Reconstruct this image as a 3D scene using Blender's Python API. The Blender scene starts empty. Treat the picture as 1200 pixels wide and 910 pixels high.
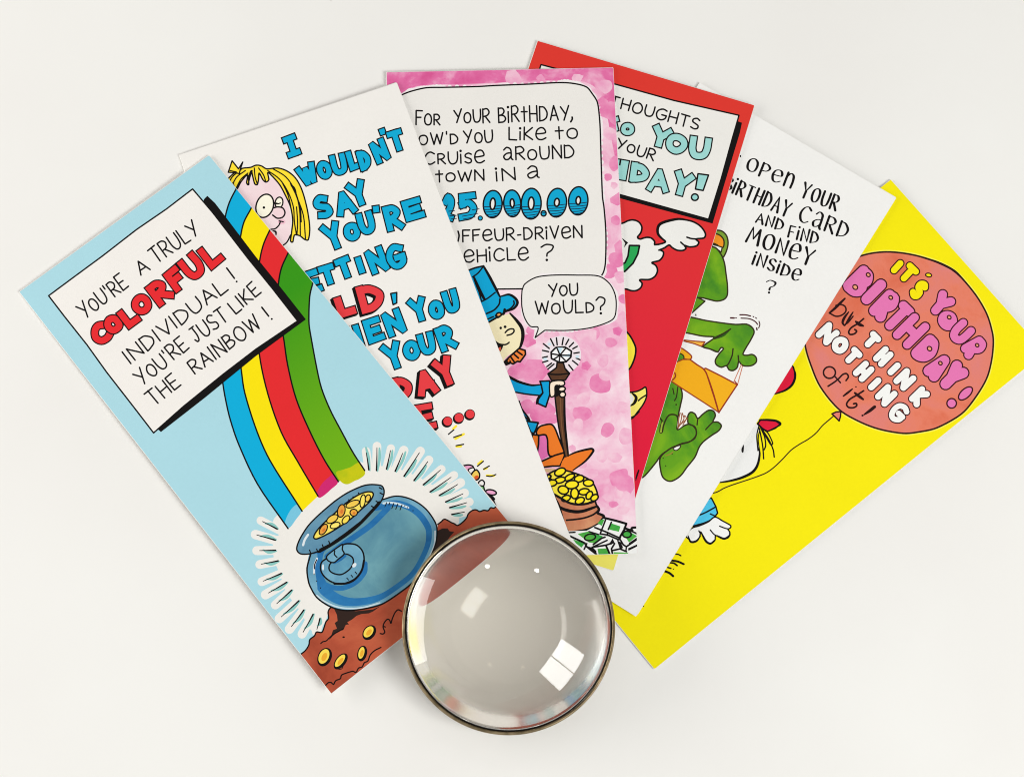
import bpy, bmesh, math, random
import numpy as np
from mathutils import Vector, Matrix
from mathutils.geometry import delaunay_2d_cdt

random.seed(4)
SC = bpy.context.scene
COL = SC.collection

# ------------------------------------------------------------------ camera
FPX, PITCH, ROLL, HCAM = 2400.0, 0.27031454, 0.11115365, 0.77825367
PW, PH = 1200.0, 910.0
cp, sp = math.cos(PITCH), math.sin(PITCH)
cr, sr = math.cos(ROLL), math.sin(ROLL)
R0 = np.array([1.0, 0, 0]); U0 = np.array([0, cp, sp]); BK = np.array([0, -sp, cp])
RT = cr * R0 + sr * U0
UP = -sr * R0 + cr * U0
cam_d = bpy.data.cameras.new("camera")
cam_d.sensor_fit = 'HORIZONTAL'
cam_d.sensor_width = 36.0
cam_d.lens = FPX / PW * 36.0
cam_d.clip_start = 0.01
cam_d.clip_end = 50
cam = bpy.data.objects.new("camera", cam_d)
COL.objects.link(cam)
cam.matrix_world = Matrix(((RT[0], UP[0], BK[0], 0), (RT[1], UP[1], BK[1], 0), (RT[2], UP[2], BK[2], HCAM), (0, 0, 0, 1)))
SC.camera = cam

# ------------------------------------------------------------------ light
SC.view_settings.view_transform = 'Standard'
SC.view_settings.look = 'None'
SC.view_settings.exposure = 0.0
SC.view_settings.gamma = 1.0
SC.view_settings.use_curve_mapping = False
world = bpy.data.worlds.new("World")
SC.world = world
world.use_nodes = True
wn = world.node_tree.nodes; wl = world.node_tree.links
bg = wn['Background']
bg.inputs['Color'].default_value = (1.0, 0.978, 0.955, 1)
bg.inputs['Strength'].default_value = 0.40

TGT = Vector((0.0, 0.19, 0.0))


def area(name, direction, dist, sx, sy, power, color, shift=0.0):
    d = bpy.data.lights.new(name, 'AREA')
    d.shape = 'RECTANGLE'; d.size = sx; d.size_y = sy; d.energy = power; d.color = color
    o = bpy.data.objects.new(name, d); COL.objects.link(o)
    dv = Vector(direction).normalized()
    q = dv.to_track_quat('Z', 'Y')
    o.rotation_euler = q.to_euler()
    o.location = TGT + dv * dist + q @ Vector((shift, 0, 0))
    return o


WIN = (0.80, -0.42, 0.74)
area("window_pane_light", WIN, 1.75, 0.42, 0.69, 11.3, (0.985, 1.0, 0.985), -0.222)
area("window_pane_light", WIN, 1.75, 0.42, 0.69, 11.3, (0.985, 1.0, 0.985), 0.222)
area("side_window_light", (-0.95, -0.02, 0.19), 0.95, 0.95, 0.50, 9.0, (1.0, 0.982, 0.955))

SC.cycles.use_denoising = True
SC.cycles.filter_width = 1.05
SC.cycles.max_bounces = 14
SC.cycles.transmission_bounces = 12
SC.cycles.glossy_bounces = 8
SC.cycles.caustics_reflective = True
SC.cycles.caustics_refractive = True
SC.cycles.blur_glossy = 0.6
SC.cycles.sample_clamp_indirect = 6.0

# ------------------------------------------------------------------ materials


def lin(c):
    c = c / 255.0
    return c / 12.92 if c <= 0.04045 else ((c + 0.055) / 1.055) ** 2.4


def rgb(c):
    return (lin(c[0]), lin(c[1]), lin(c[2]), 1.0)


MATS = {}


def ink(c, rough=0.5):
    """printed ink or paper of one colour with a faint grain"""
    key = ('ink', tuple(c), rough)
    if key in MATS:
        return MATS[key]
    m = bpy.data.materials.new("ink_%d_%d_%d" % tuple(c)); m.use_nodes = True
    nt = m.node_tree; b = nt.nodes['Principled BSDF']
    b.inputs['Roughness'].default_value = rough
    b.inputs['Specular IOR Level'].default_value = 0.18
    tc = nt.nodes.new('ShaderNodeTexCoord')
    n = nt.nodes.new('ShaderNodeTexNoise'); n.inputs['Scale'].default_value = 900; n.inputs['Detail'].default_value = 3
    n2 = nt.nodes.new('ShaderNodeTexNoise'); n2.inputs['Scale'].default_value = 45; n2.inputs['Detail'].default_value = 4
    mx = nt.nodes.new('ShaderNodeMath'); mx.operation = 'ADD'
    mr = nt.nodes.new('ShaderNodeMapRange')
    mr.inputs['From Min'].default_value = 0.6; mr.inputs['From Max'].default_value = 1.4
    mr.inputs['To Min'].default_value = 0.98; mr.inputs['To Max'].default_value = 1.02
    hs = nt.nodes.new('ShaderNodeHueSaturation')
    hs.inputs['Color'].default_value = rgb(c)
    nt.links.new(tc.outputs['Object'], n.inputs['Vector']); nt.links.new(tc.outputs['Object'], n2.inputs['Vector'])
    nt.links.new(n.outputs['Fac'], mx.inputs[0]); nt.links.new(n2.outputs['Fac'], mx.inputs[1])
    nt.links.new(mx.outputs[0], mr.inputs['Value']); nt.links.new(mr.outputs['Result'], hs.inputs['Value'])
    nt.links.new(hs.outputs['Color'], b.inputs['Base Color'])
    MATS[key] = m
    return m


def wash(c1, c2, c3=None, scale=90, detail=6, lo=0.35, hi=0.65, dist=0.6):
    """watercolour: blotches of two or three tones"""
    key = ('wash', c1, c2, c3, scale, detail, lo, hi, dist)
    if key in MATS:
        return MATS[key]
    m = bpy.data.materials.new("watercolour"); m.use_nodes = True
    nt = m.node_tree; b = nt.nodes['Principled BSDF']
    b.inputs['Roughness'].default_value = 0.5
    b.inputs['Specular IOR Level'].default_value = 0.18
    tc = nt.nodes.new('ShaderNodeTexCoord')
    n = nt.nodes.new('ShaderNodeTexNoise'); n.inputs['Scale'].default_value = scale
    n.inputs['Detail'].default_value = detail; n.inputs['Distortion'].default_value = dist
    n.inputs['Roughness'].default_value = 0.6
    r = nt.nodes.new('ShaderNodeValToRGB')
    r.color_ramp.elements[0].position = lo; r.color_ramp.elements[0].color = rgb(c1)
    r.color_ramp.elements[1].position = hi; r.color_ramp.elements[1].color = rgb(c3 or c2)
    if c3:
        e = r.color_ramp.elements.new((lo + hi) / 2); e.color = rgb(c2)
    nt.links.new(tc.outputs['Object'], n.inputs['Vector']); nt.links.new(n.outputs['Fac'], r.inputs['Fac'])
    nt.links.new(r.outputs['Color'], b.inputs['Base Color'])
    MATS[key] = m
    return m


def along(c1, c2, y0, y1):
    """ink printed as a blend of two colours down the length of the card"""
    m = bpy.data.materials.new("blended_ink"); m.use_nodes = True
    nt = m.node_tree; b = nt.nodes['Principled BSDF']
    b.inputs['Roughness'].default_value = 0.5
    b.inputs['Specular IOR Level'].default_value = 0.18
    tc = nt.nodes.new('ShaderNodeTexCoord'); sx = nt.nodes.new('ShaderNodeSeparateXYZ')
    mr = nt.nodes.new('ShaderNodeMapRange'); mr.inputs['From Min'].default_value = y0; mr.inputs['From Max'].default_value = y1
    r = nt.nodes.new('ShaderNodeValToRGB')
    r.color_ramp.elements[0].color = rgb(c1); r.color_ramp.elements[1].color = rgb(c2)
    nt.links.new(tc.outputs['Object'], sx.inputs[0]); nt.links.new(sx.outputs['Y'], mr.inputs['Value'])
    nt.links.new(mr.outputs['Result'], r.inputs['Fac']); nt.links.new(r.outputs['Color'], b.inputs['Base Color'])
    return m


def M(c):
    return c if isinstance(c, bpy.types.Material) else ink(tuple(c))


BLACK = (6, 3, 4)
WHITE = (238, 236, 231)
PAPER = ink((240, 238, 234), 0.55)

# ------------------------------------------------------------------ object helpers


def tag(o, label=None, cat=None, group=None, kind=None):
    if label: o['label'] = label
    if cat: o['category'] = cat
    if group: o['group'] = group
    if kind: o['kind'] = kind


def empty(name, label, cat, group=None):
    o = bpy.data.objects.new(name, None); COL.objects.link(o); o.empty_display_size = 0.02
    tag(o, label, cat, group)
    return o


def mesh_obj(name, verts, faces, mats, parent=None, midx=None, smooth=False):
    me = bpy.data.meshes.new(name); me.from_pydata(verts, [], faces)
    for m in mats: me.materials.append(m)
    if midx is not None:
        me.polygons.foreach_set('material_index', midx)
    if smooth:
        me.polygons.foreach_set('use_smooth', [True] * len(me.polygons))
    me.update()
    o = bpy.data.objects.new(name, me); COL.objects.link(o)
    if parent: o.parent = parent
    return o


# ------------------------------------------------------------------ print artwork: shapes are laid flat on the card
CW, CL, CT = 0.093394, 0.2032, 0.0006      # card width, length, thickness


class Card:
    def __init__(s, x, y, a, plane, slip=(0, 0, 0)):
        n = np.array([-plane[0], -plane[1], 1.0]); n /= np.linalg.norm(n)
        d = np.array([math.cos(a), math.sin(a), 0]); d -= n * (d @ n); d /= np.linalg.norm(d)
        q = np.cross(n, d)                  # towards the card's top
        z = plane[0] * x + plane[1] * y + plane[2]
        s.o = np.array([x, y, z]); s.d, s.q, s.n = d, q, n
        s.top = s.o + n * CT
        s.slip = slip
        s.shapes = []; s.parts = [('background', None)]; s.cur = 0

    def matrix(s):
        return Matrix(((s.d[0], s.q[0], s.n[0], s.o[0]), (s.d[1], s.q[1], s.n[1], s.o[1]), (s.d[2], s.q[2], s.n[2], s.o[2]), (0, 0, 0, 1)))

    def loc(s, px, py):
        r = (px - PW / 2) / FPX * RT - (py - PH / 2) / FPX * UP - BK
        c = np.array([0, 0, HCAM])
        t = ((s.top - c) @ s.n) / (r @ s.n)
        p = c + r * t - s.top
        return (p @ s.d) * 1000, (p @ s.q) * 1000     # mm; x right, y negative downwards


CARD = None
ZX, ZY, ZS = 0.0, 0.0, 1.0


def Z(x, y, s=5.985):
    global ZX, ZY, ZS
    ZX, ZY, ZS = x, y, s


def P(name, parent=None):
    """start a new printed part; parent is the index of an earlier part"""
    CARD.parts.append((name, parent)); CARD.cur = len(CARD.parts) - 1
    return CARD.cur


def use(i):
    CARD.cur = i


def topx(p):
    return (ZX + p[0] / ZS, ZY + p[1] / ZS)


def add(polys, col):
    """polys in photo pixels"""
    for pl in polys:
        q = [CARD.loc(*p) for p in pl]
        ar = sum(q[i][0] * q[(i + 1) % len(q)][1] - q[(i + 1) % len(q)][0] * q[i][1] for i in range(len(q)))
        if abs(ar) < 1e-6: continue
        if ar < 0: q = q[::-1]
        CARD.shapes.append((q, M(col), CARD.cur))


def catmull(pts, closed=False, n=5):
    pts = [np.array(p, float) for p in pts]
    if len(pts) < 3: return pts
    out = []
    N = len(pts)
    rng = range(N) if closed else range(N - 1)
    for i in rng:
        p1, p2 = pts[i], pts[(i + 1) % N]
        p0 = pts[(i - 1) % N] if (closed or i > 0) else 2 * p1 - p2
        p3 = pts[(i + 2) % N] if (closed or i < N - 2) else 2 * p2 - p1
        d1 = max(np.linalg.norm(p2 - p1), 1e-6)
        k = max(2, min(n, int(d1 / 1.6) + 1))
        for j in range(k):
            t = j / k
            # centripetal-ish tangents limited by the segment length
            m1 = (p2 - p0) * 0.5; m2 = (p3 - p1) * 0.5
            l1, l2 = np.linalg.norm(m1), np.linalg.norm(m2)
            if l1 > d1: m1 = m1 * d1 / l1
            if l2 > d1: m2 = m2 * d1 / l2
            h = ((2 * t ** 3 - 3 * t ** 2 + 1) * p1 + (t ** 3 - 2 * t ** 2 + t) * m1 + (-2 * t ** 3 + 3 * t ** 2) * p2 + (t ** 3 - t ** 2) * m2)
            out.append(h)
    if not closed: out.append(pts[-1])
    return out


def disc(c, r, n=10):
    return [(c[0] + r * math.cos(2 * math.pi * i / n), c[1] + r * math.sin(2 * math.pi * i / n)) for i in range(n)]


def ribbon(pts, w, closed=False, cap='round', ext=0.0, widths=None):
    """list of convex polygons that cover a stroke; everything in photo px"""
    q = []
    for p in pts:
        p = np.array(p, float)
        if not q or np.linalg.norm(p - q[-1]) > 0.05: q.append(p)
    if closed and np.linalg.norm(q[0] - q[-1]) < 0.05: q.pop()
    N = len(q)
    if N < 2:
        return [disc(q[0], w / 2)]
    out = []
    W_ = widths or [w] * N
    if cap == 'square' and not closed:
        a = q[0] - q[1]; q[0] = q[0] + a / np.linalg.norm(a) * ext
        a = q[-1] - q[-2]; q[-1] = q[-1] + a / np.linalg.norm(a) * ext
    S = N if closed else N - 1
    nr = []
    for i in range(S):
        d = q[(i + 1) % N] - q[i]; d = d / max(np.linalg.norm(d), 1e-9)
        nr.append(np.array([-d[1], d[0]]))
    L_, R_ = [None] * S, [None] * S
    for i in range(S):
        a, b = q[i], q[(i + 1) % N]; n = nr[i]
        wa, wb = W_[i] / 2, W_[(i + 1) % N] / 2
        L_[i] = [a + n * wa, b + n * wb]; R_[i] = [a - n * wa, b - n * wb]
    joins = range(N) if closed else range(1, N - 1)
    for j in joins:
        i0, i1 = (j - 1) % S if closed else j - 1, j
        n0, n1 = nr[i0], nr[i1]
        c = float(n0 @ n1); w_ = W_[j] / 2
        if c > 0.80:
            m = (n0 + n1); m = m / (m @ n0) if abs(m @ n0) > 1e-6 else n0
            L_[i0][1] = q[j] + m * w_; L_[i1][0] = q[j] + m * w_
            R_[i0][1] = q[j] - m * w_; R_[i1][0] = q[j] - m * w_
        elif cap == 'square' and c > -0.5:
            cross = n0[0] * n1[1] - n0[1] * n1[0]
            sgn = -1 if cross > 0 else 1
            m = (n0 + n1); m = m / (m @ n0)
            out.append([q[j], q[j] + sgn * n0 * w_, q[j] + sgn * m * w_, q[j] + sgn * n1 * w_])
        elif cap == 'square':
            cross = n0[0] * n1[1] - n0[1] * n1[0]
            sgn = -1 if cross > 0 else 1
            t0 = np.array([n0[1], -n0[0]]); t1 = np.array([n1[1], -n1[0]]); e_ = w_ * 0.55
            out.append([q[j], q[j] + sgn * n0 * w_, q[j] + sgn * n0 * w_ + t0 * e_, q[j] + sgn * n1 * w_ - t1 * e_, q[j] + sgn * n1 * w_])
        else:
            out.append(disc(q[j], w_, 8 if w_ < 2 else 12))
    for i in range(S):
        out.append([L_[i][0], L_[i][1], R_[i][1], R_[i][0]])
    if not closed and cap == 'round':
        out.append(disc(q[0], W_[0] / 2, 8 if w < 3 else 14)); out.append(disc(q[-1], W_[-1] / 2, 8 if w < 3 else 14))
    return out


def lw(w):
    """pen width: fine lines carry more ink than their nominal width"""
    return w * (1.32 if w < 1.5 else 1.2 if w < 1.9 else 1.08)


def F(col, pts, smooth=True, line=None, w=1.3):
    """filled shape in zoom coordinates, with an optional outline (w in photo px)"""
    pp = [topx(p) for p in pts]
    if smooth: pp = catmull(pp, True)
    add([pp], col)
    if line is not None:
        add(ribbon(pp, lw(w), True), line)


def S(col, w, pts, smooth=True, closed=False, cap='round'):
    pp = [topx(p) for p in pts]
    if smooth: pp = catmull(pp, closed)
    add(ribbon(pp, lw(w) if w < 4 else w, closed, cap), col)


def TP(col, pts, w0, w1, wm=None):
    """tapered brush stroke"""
    pp = catmull([topx(p) for p in pts])
    n = len(pp)
    ws = []
    for i in range(n):
        t = i / (n - 1)
        if wm is None: ws.append(w0 + (w1 - w0) * t)
        else: ws.append(w0 * (1 - t) ** 2 + 2 * wm * t * (1 - t) * 1.5 + w1 * t * t)
    add(ribbon(pp, max(ws), False, 'round', 0, ws), col)


def EL(cx, cy, rx, ry, ang=0, n=30):
    a = math.radians(-ang)
    return [(cx + rx * math.cos(t) * math.cos(a) - ry * math.sin(t) * math.sin(a),
             cy + rx * math.cos(t) * math.sin(a) + ry * math.sin(t) * math.cos(a)) for t in [2 * math.pi * i / n for i in range(n)]]


def E(col, cx, cy, rx, ry, ang=0, line=None, w=1.2):
    F(col, EL(cx, cy, rx, ry, ang), False, line, w)


# ------------------------------------------------------------------ hand lettering
# glyph: (width / height, strokes); 'l' straight, 'c' curved; unit box, y upwards
G = {
    'A': (.78, ['l', (0, 0), (.48, 1), (1, 0)], ['l', (.26, .34), (.76, .34)]),
    'a': (.75, ['c', (.08, .8), (.4, 1), (.78, .88), (.86, .5), (.84, .12), (1, .02)], ['c', (.85, .55), (.4, .52), (.05, .3), (.2, .05), (.55, .08), (.84, .3)]),
    'B': (.68, ['l', (0, 0), (0, 1)], ['c', (.07, .99), (.55, .98), (.82, .78), (.6, .57), (.08, .5)], ['c', (.08, .5), (.7, .48), (1, .27), (.7, .05), (.07, .01)]),
    'b': (.68, ['l', (.05, 1), (.05, 0)], ['c', (.05, .45), (.5, .65), (.95, .4), (.8, .05), (.4, -.05), (.05, .1)]),
    'C': (.8, ['c', (.98, .84), (.6, 1), (.2, .85), (0, .48), (.2, .1), (.6, 0), (1, .16)]),
    'D': (.75, ['l', (0, 0), (0, 1)], ['c', (.07, .98), (.55, .93), (.97, .58), (.85, .22), (.45, .05), (.07, .01)]),
    'E': (.62, ['l', (1, 1), (0, 1), (0, 0), (1, 0)], ['l', (.08, .5), (.85, .5)]),
    'e': (.78, ['c', (.04, .48), (.5, .5), (.96, .6), (.82, .92), (.48, 1), (.12, .82), (0, .42), (.2, .06), (.6, 0), (1, .18)]),
    'F': (.62, ['l', (1, 1), (0, 1), (0, 0)], ['l', (.08, .52), (.8, .52)]),
    'f': (.5, ['c', (1, .9), (.7, 1), (.4, .8), (.35, .4), (.35, -.2)], ['l', (0, .6), (.8, .6)]),
    'G': (.85, ['c', (.95, .88), (.55, 1), (.15, .8), (0, .45), (.2, .08), (.6, 0), (.95, .18), (1, .45)], ['l', (1, .45), (.55, .45)]),
    'H': (.7, ['l', (0, 0), (0, 1)], ['l', (1, 0), (1, 1)], ['l', (.07, .5), (.93, .5)]),
    'I': (.0, ['l', (.5, 0), (.5, 1)]),
    '|': (.7, ['l', (0, 1), (1, 1)], ['l', (.5, 1), (.5, 0)], ['l', (0, 0), (1, 0)]),
    'i': (.0, ['l', (.5, 0), (.5, .72)], ['.', (.5, 1)]),
    'J': (.55, ['l', (.15, 1), (1, 1)], ['c', (.68, 1), (.72, .4), (.55, .05), (.2, .02), (0, .2)]),
    'K': (.65, ['l', (0, 0), (0, 1)], ['l', (.95, 1), (.05, .45), (1, 0)]),
    'L': (.6, ['l', (0, 1), (0, 0), (1, 0)]),
    'M': (1.0, ['l', (0, 0), (.18, 1), (.5, .3), (.82, 1), (1, 0)]),
    'N': (.72, ['l', (0, 0), (0, 1), (1, 0), (1, 1)]),
    'n': (.6, ['l', (0, 0), (0, 1)], ['c', (0, .7), (.4, 1), (.85, .9), (1, .5), (1, 0)]),
    'O': (.82, ['o', (.5, 1), (.14, .85), (0, .5), (.14, .14), (.5, 0), (.86, .14), (1, .5), (.86, .86)]),
    'P': (.65, ['l', (0, 0), (0, 1)], ['c', (.07, .99), (.6, 1), (1, .76), (.7, .5), (.07, .42)]),
    'R': (.7, ['l', (0, 0), (0, 1)], ['c', (.07, .99), (.6, 1), (.92, .76), (.65, .52), (.07, .46)], ['l', (.4, .42), (1, 0)]),
    'S': (.65, ['c', (.95, .88), (.55, 1), (.1, .86), (.12, .62), (.5, .5), (.9, .36), (.92, .12), (.5, 0), (.02, .12)]),
    'T': (.75, ['l', (0, 1), (1, 1)], ['l', (.5, 1), (.5, 0)]),
    't': (.55, ['l', (.5, 1), (.5, 0)], ['l', (0, .66), (1, .66)]),
    'U': (.75, ['c', (0, 1), (.02, .4), (.2, .06), (.55, 0), (.88, .14), (1, .5), (1, 1)]),
    'u': (.7, ['c', (0, 1), (0, .35), (.3, .02), (.7, .1), (1, .4), (1, 1)], ['l', (1, .5), (1, 0)]),
    'V': (.75, ['l', (0, 1), (.5, 0), (1, 1)]),
    'W': (1.05, ['l', (0, 1), (.25, 0), (.5, .85), (.75, 0), (1, 1)]),
    'Y': (.8, ['l', (0, 1), (.5, .48), (1, 1)], ['l', (.5, .48), (.5, 0)]),
    'Yt': (.8, ['l', (0, .92), (.58, .42)], ['l', (1, 1), (.36, 0)]),
    '?': (.6, ['c', (0, .82), (.4, 1), (.95, .9), (.85, .62), (.5, .45), (.48, .25)], ['.', (.48, .02)]),
    ',': (.15, ['l', (.7, .15), (.2, -.22)]),
    "'": (.1, ['l', (.5, 1), (.5, .78)]),
    '-': (.28, ['l', (0, .46), (1, .46)]),
    '2': (.7, ['c', (.05, .75), (.4, 1), (.9, .85), (.85, .5), (.35, .12)], ['l', (.3, .04), (1, 0)]),
    '5': (.75, ['l', (.95, 1), (.1, .95), (.1, .6)], ['c', (.1, .6), (.6, .64), (.98, .4), (.7, .08), (0, .02)]),
}


def letter(ch, bl, ux, uy, w, h, sw, nib=0.0, caplike='round', jit=0.0):
    """strokes of one glyph in photo px; bl bottom-left, ux/uy unit axes; returns list of (pts, closed, widths)"""
    res = []
    for st in G[ch][1:]:
        kind = st[0]; pts = st[1:]
        P2 = []
        for (x, y) in pts:
            x += random.uniform(-jit, jit); y += random.uniform(-jit, jit)
            P2.append(np.array([bl[0] + ux[0] * x * w + uy[0] * y * h, bl[1] + ux[1] * x * w + uy[1] * y * h]))
        if kind == '.':
            res.append((P2, False, None)); continue
        if kind == 'c': P2 = catmull(P2)
        if kind == 'o': P2 = catmull(P2, True)
        ws = None
        if nib:
            ws = []
            n = len(P2)
            if n == 2:
                P2 = [P2[0] * (1 - t) + P2[1] * t for t in (0, .33, .67, 1)]; n = 4
            for i in range(n):
                d = P2[min(i + 1, n - 1)] - P2[max(i - 1, 0)]
                if kind == 'o': d = P2[(i + 1) % n] - P2[i - 1]
                d = d / max(np.linalg.norm(d), 1e-6)
                v = abs(d @ np.array([-uy[0] * .94 + ux[0] * .34, -uy[1] * .94 + ux[1] * .34]))
                ws.append(sw * (0.62 + nib * v ** 2))
        res.append((P2, kind == 'o', ws))
    return res


def T(word, x0, y0, x1, y1, h, w=1.35, col=BLACK, nib=0.0, slant=0.0):
    """one word of thin lettering along the baseline (zoom coords), h cap height in zoom px, w in photo px"""
    p0, p1 = np.array(topx((x0, y0))), np.array(topx((x1, y1))); h = h / ZS
    L = np.linalg.norm(p1 - p0); ux = (p1 - p0) / L; uy = np.array([ux[1], -ux[0]])
    if slant:
        uy = uy + ux * slant
    gap = 0.40 if nib else 0.27
    small = [c in 'orwdsyhlcvkmg' for c in word]
    key = [(c.upper() if s_ else c) for c, s_ in zip(word, small)]
    key = ['Yt' if c == 'Y' and not nib else c for c in key]
    wd = [(G[c][0] * (.86 if s_ else 1.0) if G[c][0] > 0 else .06) for c, s_ in zip(key, small)]
    tot = sum(wd) + gap * (len(word) - 1)
    k = L / tot if tot > 0.05 else h
    x = 0.0
    for c, cw, s_ in zip(key, wd, small):
        cw = cw * k
        cwr = cw
        bl = p0 + ux * x
        if G[c][0] == 0: cwr = 1e-3
        hh = h * (1 + random.uniform(-.05, .05)) * (.8 if s_ else 1.0)
        b2 = bl + uy * random.uniform(-.03, .03) * h
        for pts, closed, ws in letter(c, b2, ux, uy, max(cwr, 1e-3), hh, w, nib, jit=.02):
            if len(pts) == 1:
                add([disc(pts[0], w * .85, 8)], col)
            elif ws: add(ribbon(pts, w, closed, 'round', 0, ws), col)
            else: add(ribbon(pts, w, closed), col)
        x += cw + gap * k


def B(items, ang, fill, sw, ow=1.55, cap='square', line=BLACK, shadow=None):
    """fat outlined letters; items (ch, cx, cy, w, h[, ang]) in zoom coords; sw in zoom px, ow in photo px"""
    for it in items:
        ch, cx, cy, w, h = it[:5]
        a = math.radians(it[5] if len(it) > 5 else ang)
        s_ = it[6] if len(it) > 6 else sw
        ux = np.array([math.cos(a), -math.sin(a)]); uy = np.array([-math.sin(a), -math.cos(a)])
        c = np.array(topx((cx, cy))); W_, H_, s_ = max(w / ZS - 1.6 * ow, 2), max(h / ZS - 1.6 * ow, 2), s_ / ZS * (.93 if cap == 'square' else 1.0)
        iw, ih = max(W_ - s_, 0.01), max(H_ - s_, 0.01)
        bl = c - ux * iw / 2 - uy * ih / 2
        if ch == '|':
            pass
        st = letter(ch, bl, ux, uy, iw, ih, s_, jit=.025)
        if shadow:
            sx, sy = shadow
            for f in (1.0, 0.5):
                for pts, closed, _ in st:
                    add(ribbon([p + np.array([sx * f, sy * f]) for p in pts], s_ + 2 * ow, closed, cap, s_ / 2 + ow), line)
        for pts, closed, _ in st:
            add(ribbon(pts, s_ + 2 * ow, closed, cap, s_ / 2 + ow), line)
        for pts, closed, _ in st:
            add(ribbon(pts, s_, closed, cap, s_ / 2), fill)


# ------------------------------------------------------------------ card builder


def slab(name, x0, x1, y0, y1, z0, z1, mat, parent, rad=0.0004):
    """thin board with its two free corners a little rounded and a bevelled edge"""
    out = []
    for cx, cy, a0, r in ((x1, y1, 0, rad), (x0, y1, 90, 0.0002), (x0, y0, 180, 0.0002), (x1, y0, 270, rad)):
        sx = -1 if cx == x1 else 1; sy = -1 if cy == y1 else 1
        for k in range(5):
            t = math.radians(a0 + 90 * k / 4)
            out.append((cx + sx * r + r * math.cos(t), cy + sy * r + r * math.sin(t)))
    n = len(out)
    v = [(x, y, z0) for x, y in out] + [(x, y, z1) for x, y in out]
    f = [list(range(n))[::-1], list(range(n, 2 * n))] + [[i, (i + 1) % n, n + (i + 1) % n, n + i] for i in range(n)]
    return mesh_obj(name, v, f, [mat], parent)


def build_card(card, name, label, back_col=PAPER):
    root = empty(name, label, 'greeting card', 'birthday cards fanned out on the white table')
    root.matrix_world = card.matrix()
    bc = slab('back_cover', 0.0003, CW - 0.0002, -CL + 0.0003, -0.0003, 0.0, 0.00024, back_col, root)
    bc.location = (card.slip[0], card.slip[1], 0); bc.rotation_euler = (0, 0, card.slip[2])
    slab('front_cover', 0.0003, CW, -CL, 0, CT - 0.00027, CT, PAPER, root)
    # rounded fold along the left edge
    v, f = [], []
    K = 8
    for y in (0.0, -CL):
        for k in range(K + 1):
            t = math.radians(90 + 180 * k / K)
            v.append((0.0003 + 0.0003 * math.cos(t), y, CT / 2 + CT / 2 * math.sin(t)))
    for k in range(K):
        f.append((k, k + 1, K + 2 + k, K + 1 + k))
    f.append(tuple(range(K + 1))); f.append(tuple(range(2 * K + 1, K, -1)))
    mesh_obj('fold', v, f, [PAPER], root)
    # planar map of the printed artwork
    verts, faces = [], []
    for q, m, p in card.shapes:
        b = len(verts)
        verts += [Vector((round(x, 4), round(y, 4))) for x, y in q]
        faces.append(list(range(b, b + len(q))))
    V, _, FF = delaunay_2d_cdt(verts, [], faces, 0, 1e-4, True)[:3]
    polys = [[(round(x, 4), round(y, 4)) for x, y in q] for q, _, _ in card.shapes]
    tris = []
    for tri in FF:
        a, b_, c_ = (V[k] for k in tri)
        if abs((b_.x - a.x) * (c_.y - a.y) - (b_.y - a.y) * (c_.x - a.x)) > 1e-9: tris.append(tri)
    cen_ = np.array([((V[t[0]].x + V[t[1]].x + V[t[2]].x) / 3, (V[t[0]].y + V[t[1]].y + V[t[2]].y) / 3) for t in tris])

    def inside(q, pts):
        wn_ = np.zeros(len(pts), int)
        x, y = pts[:, 0], pts[:, 1]
        x0, y0 = q[-1]
        for x1, y1 in q:
            if y0 != y1:
                t = (x1 - x0) * (y - y0) - (x - x0) * (y1 - y0)
                wn_ += np.where((y0 <= y) & (y1 > y) & (t > 0), 1, 0) - np.where((y0 > y) & (y1 <= y) & (t < 0), 1, 0)
            x0, y0 = x1, y1
        return wn_ != 0

    owner = np.full(len(tris), -1)
    srt = np.argsort(cen_[:, 0]); sx_ = cen_[srt, 0]
    for t in range(len(polys) - 1, -1, -1):
        xs = [p[0] for p in polys[t]]; ys = [p[1] for p in polys[t]]
        k = srt[np.searchsorted(sx_, min(xs)):np.searchsorted(sx_, max(xs), 'right')]
        k = k[(owner[k] < 0) & (cen_[k, 1] >= min(ys)) & (cen_[k, 1] <= max(ys))]
        if len(k):
            owner[k[inside(polys[t], cen_[k])]] = t
    ok = inside(polys[0], cen_)
    per = {}
    for tri, t, g in zip(tris, owner, ok):
        if not g or t < 0: continue
        q, m, p = card.shapes[t]
        per.setdefault(p, []).append((tri, m))
    made = {}
    zt = CT + 0.00003
    for p in sorted(per):
        idx = {}; pv = []; pf = []; mats = []; mi = []
        for tri, m in per[p]:
            t = []
            for k in tri:
                if k not in idx:
                    idx[k] = len(pv); pv.append((V[k].x / 1000, V[k].y / 1000, zt))
                t.append(idx[k])
            a, b_, c_ = (pv[i] for i in t)
            if (b_[0] - a[0]) * (c_[1] - a[1]) - (b_[1] - a[1]) * (c_[0] - a[0]) < 0: t = t[::-1]
            pf.append(t)
            if m not in mats: mats.append(m)
            mi.append(mats.index(m))
        nm, par = card.parts[p]
        o = mesh_obj(nm, pv, pf, mats, None, mi)
        o.parent = made.get(par, root) if par is not None else root
        made[p] = o
    return root


def base(col, inset=0.13):
    w, l = CW * 1000, CL * 1000
    i = inset
    r = 0.45
    pts = [(i, -l + i), (w - i - r, -l + i), (w - i - .3 * r, -l + i + .3 * r), (w - i, -l + i + r), (w - i, -i - r), (w - i - .3 * r, -i - .3 * r), (w - i - r, -i), (i, -i)]
    CARD.shapes.append((pts, M(col), 0))


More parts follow.
